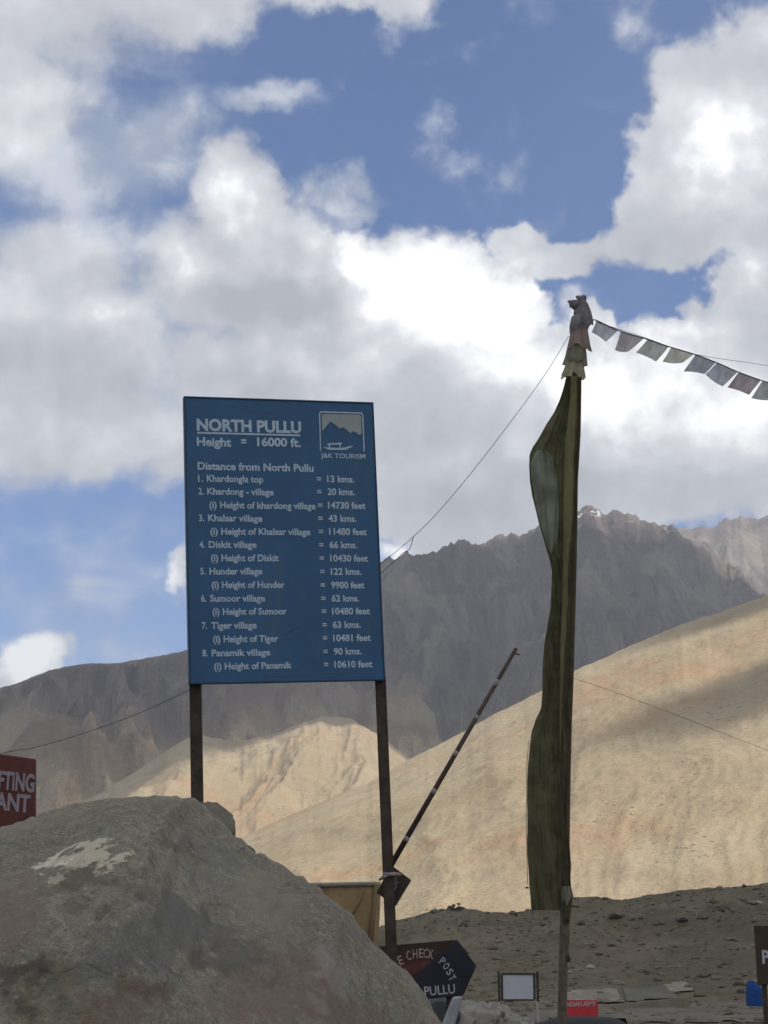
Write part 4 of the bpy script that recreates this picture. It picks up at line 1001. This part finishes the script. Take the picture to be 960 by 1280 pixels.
# ------------------------------------------------------------------ red army sign
YA = 42.0
ab = at(726, 1280, YA); ars = empty('army_sign', (ab.x, ab.y, gz(ab.x, ab.y)), 'small bright red INDIAN ARMY board low beside the flag pole', 'sign')
AI = lambda px, py, Y=YA: to_local(ars, at(px, py, Y))
M_bred = plain('bright_red', (.44, .035, .045), .5, .1, 4, bmp=0)
rect_on('panel', 705.5, 1250, 747, 1274, YA, .05, M_bred, ars, AI)
placed_text('INDIAN ARMY', at(707, 1258.2, YA - .003), at(745, 1257.2, YA - .003), 5.2 / F_PX * YA, M_letter, ars, lambda p: to_local(ars, p), .015, .006)
for x in (709, 742): rect_on('leg', x, 1272, x + 1.5, 1288, YA + .06, .04, M_post, ars, AI)

# ------------------------------------------------------------------ dark sign on the right, blue tarpaulin
YK = 20.0
kb = at(956, 1300, YK); ks = empty('dark_sign', (kb.x, kb.y, gz(kb.x, kb.y)), 'dark brown board with a white letter P on a thin post at the right edge', 'sign')
KI = lambda px, py, Y=YK: to_local(ks, at(px, py, Y))
rect_on('panel', 947.5, 1157, 1012, 1231, YK, .04, M_brown, ks, KI)
placed_text('P', at(953, 1204, YK - .002), at(962, 1204, YK - .002), 15 / F_PX * YK, M_letter, ks, lambda p: to_local(ks, p), .03, .006)
aK = KI(955, 1229, YK + .06); sq_post('post', (aK.x, aK.y, -.2), aK, .055, M_post, None)
o = [o for o in bpy.data.objects if o.name.startswith('post') and o.parent is None][0]; o.parent = ks
M_tarp = cloth('blue_tarp', (.022, .07, .24), .1, .15, 4)
YU = 84.0
tb = at(944, 1246, YU); tz = gz(tb.x, tb.y)
tarp = empty('blue_tarpaulin', (tb.x, tb.y, tz), 'bright blue tarpaulin heap on the ground left of the dark sign post', 'tarpaulin')
n = 26; P = np.zeros((n, n * 2, 3))
for i in range(n):
    v_ = i / (n - 1) * math.pi / 2
    for j in range(n * 2):
        a = 2 * math.pi * j / (n * 2); sx = np.sign(math.cos(a)) * abs(math.cos(a)) ** .6; sy = np.sign(math.sin(a)) * abs(math.sin(a)) ** .6
        rr = math.sin(v_) ** .5; h_ = 1.0 * math.cos(v_) ** .6
        P[i, j] = (sx * rr * .42 + .03 * math.sin(9 * a), sy * rr * .5, h_ * (1 - .18 * sx * rr) + .03 * math.sin(7 * a + 3 * v_))
tc_ = grid_obj('tarpaulin_sheet', P, M_tarp, tarp, wrap=True)
tarp.scale = (1, 1, (at(944, 1227, YU).z - tz) / 1.05)

# ------------------------------------------------------------------ dark parked car, only its roof shows
M_car = plain('black_paint', (.010, .010, .009), .75, .1, 3, bmp=0); M_glass = plain('car_glass', (.015, .017, .02), .08, .05, 3, bmp=0); M_tyre = plain('tyre', (.02, .02, .02), .9, .1, 10, bmp=.1); M_rim = plain('rim', (.3, .3, .31), .4, .1, 10, metal=.8, bmp=0)
YQ = 24.0
roofp = at(735, 1270, YQ); cg = gz(roofp.x, roofp.y)
car = empty('parked_car', (roofp.x - .05, roofp.y, cg), 'black car parked below the red army board with only its curved roof showing', 'car', rot=(0, 0, math.radians(78)))
ht = roofp.z - cg; sc_z = ht / 1.5
W2 = .84
prof_ = [(-2.05, .35), (-2.1, .6), (-2.0, .85), (-1.75, .98), (-1.45, 1.25), (-1.1, 1.42), (-.6, 1.49), (-.1, 1.5), (.35, 1.44), (.8, 1.25), (1.15, 1.02), (1.75, .92), (2.05, .75), (2.1, .5), (2.05, .35)]
def car_body():
    Pn = []
    for s in np.linspace(-1, 1, 15):
        ring = []
        for x, z in prof_:
            up = max(0, (z - .95) / .55); hw = W2 * (1 - .20 * up)
            edge = 1 - .05 * abs(s) ** 6 * (.3 + up)
            ring.append((x * (1 - .03 * s * s), s * hw, (.35 + (z - .35) * edge) * sc_z - (.07 * s ** 4) * up))
        Pn.append(ring)
    return np.array(Pn)
cb = grid_obj('body', car_body(), M_car, car); cb.modifiers.new('thickness', 'SOLIDIFY').thickness = .03
for s in (-1, 1):
    g_ = [(-1.3, 1.02), (-1.05, 1.34), (-.15, 1.41), (-.15, 1.02)], [(-.05, 1.02), (-.05, 1.41), (.35, 1.36), (.95, 1.02)]
    for q in g_:
        yy = lambda z: s * (W2 * (1 - .20 * max(0, (z - .95) / .55)) + .006)
        V = [(x, yy(z), z * sc_z) for x, z in q]; mesh_obj('side_window', V, [(0, 1, 2, 3)], M_glass, car)
    for x in (-1.3, 1.3):
        V, Fc = tube_pts([(x, s * .66, .31), (x, s * .85, .31)], .31, 24); w_ = mesh_obj('wheel', V, Fc, M_tyre, car, False)
        V, Fc = tube_pts([(x, s * .85, .31), (x, s * .86, .31)], .19, 18); mesh_obj('rim', V, Fc, M_rim, w_, False)
mesh_obj('windscreen', [(1.12, -.66, 1.05 * sc_z), (1.12, .66, 1.05 * sc_z), (.42, .58, 1.45 * sc_z), (.42, -.58, 1.45 * sc_z)], [(0, 1, 2, 3)], M_glass, car)
for s in (-.6, .6): box_obj('headlight', (2.04, 2.10, s - .14, s + .14, .62 * sc_z, .74 * sc_z), M_wpost, car, bevel=.01)

# ------------------------------------------------------------------ paved strip, low kerb wall, embankment slabs
M_conc = plain('dusty_concrete', (.205, .182, .138), .9, .2, .5, bmp=.2, dirt=(.14, .125, .10))
M_concd = plain('grey_concrete', (.120, .108, .082), .9, .25, .4, bmp=.2)
def strip_between(name, px_a, px_b, mat, lift=.06, n=44, m=6):
    """ground sheet between two photograph polylines (near and far edge), laid on the terrain"""
    def hit(px, py):
        d = ray(px, py); lo_, hi_ = 5.0, 170.0
        for r in np.linspace(44, 150, 160):
            p = d * (r / d[1])
            if p[2] < gz(p[0], p[1]): return p[0], p[1]
        return d[0] / d[1] * 90, 90.0
    P = np.zeros((m, n, 3))
    ax = [p[0] for p in px_a]; ay = [p[1] for p in px_a]; bx = [p[0] for p in px_b]; by = [p[1] for p in px_b]
    for j in range(n):
        s = j / (n - 1); xa = ax[0] + (ax[-1] - ax[0]) * s; xb = bx[0] + (bx[-1] - bx[0]) * s
        A = hit(xa, np.interp(xa, ax, ay)); B = hit(xb, np.interp(xb, bx, by))
        for i in range(m):
            t = i / (m - 1); x = A[0] + (B[0] - A[0]) * t; y = A[1] + (B[1] - A[1]) * t; P[i, j] = (x, y, gz(x, y) + lift)
    o = grid_obj(name, P, mat); tag(o, kind='structure'); return o
road = strip_between('road', [(600, 1279.5), (1000, 1279.5)], [(600, 1262), (700, 1261), (760, 1259), (860, 1255), (1000, 1254)], M_concd, .05)
# kerb line: a low wall along the far edge of the road
def kerb(px, Y0, Y1, h, w, name, mat, label, cat):
    pts = [at(x, y, Y0 + (Y1 - Y0) * i / (len(px) - 1)) for i, (x, y) in enumerate(px)]
    V, Fc = [], []
    for i, p in enumerate(pts):
        z0 = gz(p.x, p.y) - .3; 
        for dy, z in ((0, z0), (0, p.z), (w, p.z), (w, z0)): V.append((p.x, p.y + dy, z))
    for i in range(len(pts) - 1):
        for k in range(4): Fc.append((i * 4 + k, i * 4 + (k + 1) % 4, (i + 1) * 4 + (k + 1) % 4, (i + 1) * 4 + k))
    Fc += [(3, 2, 1, 0), tuple(len(V) - 4 + k for k in range(4))]
    o = mesh_obj(name, V, Fc, mat); tag(o, label, cat); return o
kerb([(575, 1263), (640, 1260.5), (700, 1259), (745, 1257), (800, 1253), (835, 1249), (862, 1246.5)], 78, 84, .3, .35, 'kerb_wall', M_conc, 'long low pale concrete kerb wall along the far edge of the yard', 'kerb')
def wedge(name, q, Y, th, mat, label, cat):
    base = at(q[0][0], q[0][1], Y); V = [at(a, b, Y + c) - base for a, b, c in q]; n = len(q)
    V += [v - Vector((0, 0, th)) for v in V]
    Fc = [tuple(range(n)), tuple(range(2 * n - 1, n - 1, -1))] + [(i, i + n, (i + 1) % n + n, (i + 1) % n) for i in range(n)]
    o = mesh_obj(name, V, Fc, mat); o.location = base; tag(o, label, cat); return o
strip_between('pavement', [(700, 1256.5), (781, 1254.5)], [(700, 1243), (771, 1238)], M_conc, .10)
strip_between('pavement', [(786, 1254), (851, 1249)], [(779, 1238), (832, 1235)], M_concd, .09)
strip_between('pavement', [(838, 1244), (868, 1240)], [(828, 1233), (856, 1230)], M_conc, .10)
# heap of pale gravel by the road
me = rock_mesh('gravel_heap', 31, plain('pale_gravel', (.26, .25, .225), .95, .15, 8, bmp=.5), 4, .35, .15); o = link(bpy.data.objects.new('gravel_heap', me)); p = at(885, 1276, 48); o.location = (p.x, p.y, gz(p.x, p.y)); o.scale = (1.0, .8, .9)
tag(o, 'low heap of pale gravel on the yard right of the car roof', 'gravel heap')

# ------------------------------------------------------------------ stones on the near slope
random.seed(5)
stones = [rock_mesh('slope_stone', 40 + k, M_stone, 2, .75) for k in range(6)] + [rock_mesh('slope_stone', 50 + k, M_stone_pale, 2, .6) for k in range(3)]
def hit_ground(px, py):
    d = ray(px, py)
    for r in np.linspace(40, 176, 500):
        p = d * (r / d[1])
        if p[2] <= gz(p[0], p[1]): return p
    return None
BIG = [(878, 1149, 9, 0, 'big dark squarish stone high on the slope right of the banner'), (852, 1151, 10, 1, 'wide dark stone just left of the big squarish one'), (828, 1156, 5, 2, 'dark stone left of the two big ones on the slope'), (770, 1146, 13, 3, 'long dark flat rock ledge right of the banner foot'),
       (803, 1216, 8, 4, 'dark oval stone in the middle of the lower slope'), (822, 1226, 6, 5, 'dark stone just below the oval one'), (944, 1131, 12, 7, 'flat pale rock near the right end of the slope'), (738, 1211, 8, 6, 'flat pale stone on the lower slope right of the pole'), (750, 1243, 5, 0, 'small dark stone on top of the pale concrete apron'),
       (897, 1135, 5, 2, 'dark stone near the crest right of the big ones'), (943, 1262, 9, 3, 'dark rock beside the foot of the dark sign post'), (859, 1236, 7, 1, 'dark tilted rock at the end of the concrete aprons'), (875, 1246, 8, 4, 'dark rubble rock where the kerb wall ends'), (712, 1217, 5, 8, 'small pale stone beside the pole on the lower slope'), (846, 1242, 4, 5, 'small round dark stone on the grey apron')]
for k, (px, py, s, m, lab) in enumerate(BIG):
    p = hit_ground(px, py)
    if p is None: continue
    o = link(bpy.data.objects.new('slope_stone', stones[m])); rs = s / 1900 * p[1]; o.location = (p[0], p[1], gz(p[0], p[1]) + rs * .1); o.scale = (rs, rs * .9, rs * (.75 if s < 9 else .55)); o.rotation_euler = (0, 0, random.uniform(0, 6)); tag(o, lab, 'stone', 'larger stones lying on the shaded slope')
# crest stones and the little cairn
CR = [(741, 1120), (768, 1121), (812, 1117), (836, 1113), (858, 1111), (886, 1107), (900, 1108), (931, 1106), (952, 1104), (641, 1140), (508, 1149), (522, 1144), (543, 1138)]
CRL = ['first crest stone just right of the banner foot', 'second crest stone right of the banner foot', 'crest stone above the long dark rock ledge', 'crest stone between the ledge and the big squarish stone', 'crest stone just left above the wide dark stone',
       'crest stone straight above the big squarish stone', 'crest stone right above the big squarish stone', 'last but one crest stone towards the right edge', 'rightmost stone on the crest of the shaded slope',
       'crest stone just left of the banner bottom', 'lowest crest stone close to the rusty sign post', 'middle one of three crest stones left of the cairn', 'crest stone nearest to the left side of the cairn']
for kk, (px, py) in enumerate(CR):
    az = azel(px, 1120)[0]; x, y = 170 * math.sin(az), 170 * math.cos(az); o = link(bpy.data.objects.new('crest_stone', stones[random.randrange(6)])); s = random.uniform(.16, .42)
    o.location = (x, y, gz(x, y) + .1); o.scale = (s * 1.3, s, s); o.rotation_euler = (0, 0, random.uniform(0, 6)); tag(o, CRL[kk], 'stone', 'stones along the crest of the shaded slope')
az = azel(568, 1130)[0]; x0_, y0_ = 169 * math.sin(az), 169 * math.cos(az); cz = gz(x0_, y0_)
cairn = empty('cairn', (x0_, y0_, cz), 'low heap of piled stones on the crest right of the sign post', 'cairn')
for k in range(16):
    o = link(bpy.data.objects.new('stone', stones[k % 6]), cairn); u_ = random.uniform(-1, 1); o.location = (u_ * 1.1, random.uniform(-.2, .3), .12 + (1 - abs(u_)) * random.uniform(.0, .55) + (.45 if k == 0 else 0)); s = random.uniform(.18, .34); o.scale = (s, s, s)
# loose rubble: real stones scattered over slope and yard, far too many to count
V, Fc = [], []
ico = [(-.5, 0, .8), (.5, 0, .8), (-.5, 0, -.8), (.5, 0, -.8), (0, .8, .5), (0, .8, -.5), (0, -.8, .5), (0, -.8, -.5), (.8, .5, 0), (-.8, .5, 0), (.8, -.5, 0), (-.8, -.5, 0)]
icf = [(0, 4, 1), (0, 9, 4), (9, 5, 4), (4, 5, 8), (4, 8, 1), (8, 10, 1), (8, 3, 10), (5, 3, 8), (5, 2, 3), (2, 7, 3), (7, 10, 3), (7, 6, 10), (7, 11, 6), (11, 0, 6), (0, 1, 6), (6, 1, 10), (9, 0, 11), (9, 11, 2), (9, 2, 5), (7, 2, 11)]
rg = np.random.RandomState(3); N = 9000
N = 14000; az = rg.uniform(-.32, .34, N); r = np.sqrt(rg.uniform(30 ** 2, 176 ** 2, N)); x = r * np.sin(az); y = r * np.cos(az); z = ground_z(x, y)
keep = fbm(x / 12, y / 12, 3) + rg.uniform(-.5, .6, N) > 0
sz = np.clip(rg.lognormal(-2.15, .6, N), .04, .5)
for i in np.where(keep)[0]:
    b = len(V); s = sz[i]; an = rg.uniform(0, 6.28); c_, s_ = math.cos(an), math.sin(an); j = 1 + rg.uniform(-.3, .3, 12)
    for k, (a, b_, d) in enumerate(ico): V.append((x[i] + (a * c_ - b_ * s_) * s * j[k] * 1.3, y[i] + (a * s_ + b_ * c_) * s * j[k], z[i] + d * s * j[k] * .6))
    Fc += [(p + b, q + b, t + b) for p, q, t in icf]
M_rub = plain('rubble_stone', (.125, .106, .078), .95, .6, .9, bmp=.4)
o = mesh_obj('rubble', V, Fc, M_rub); tag(o, kind='stuff')
print('tris', sum(len(o.data.polygons) for o in bpy.data.objects if o.type == 'MESH'))
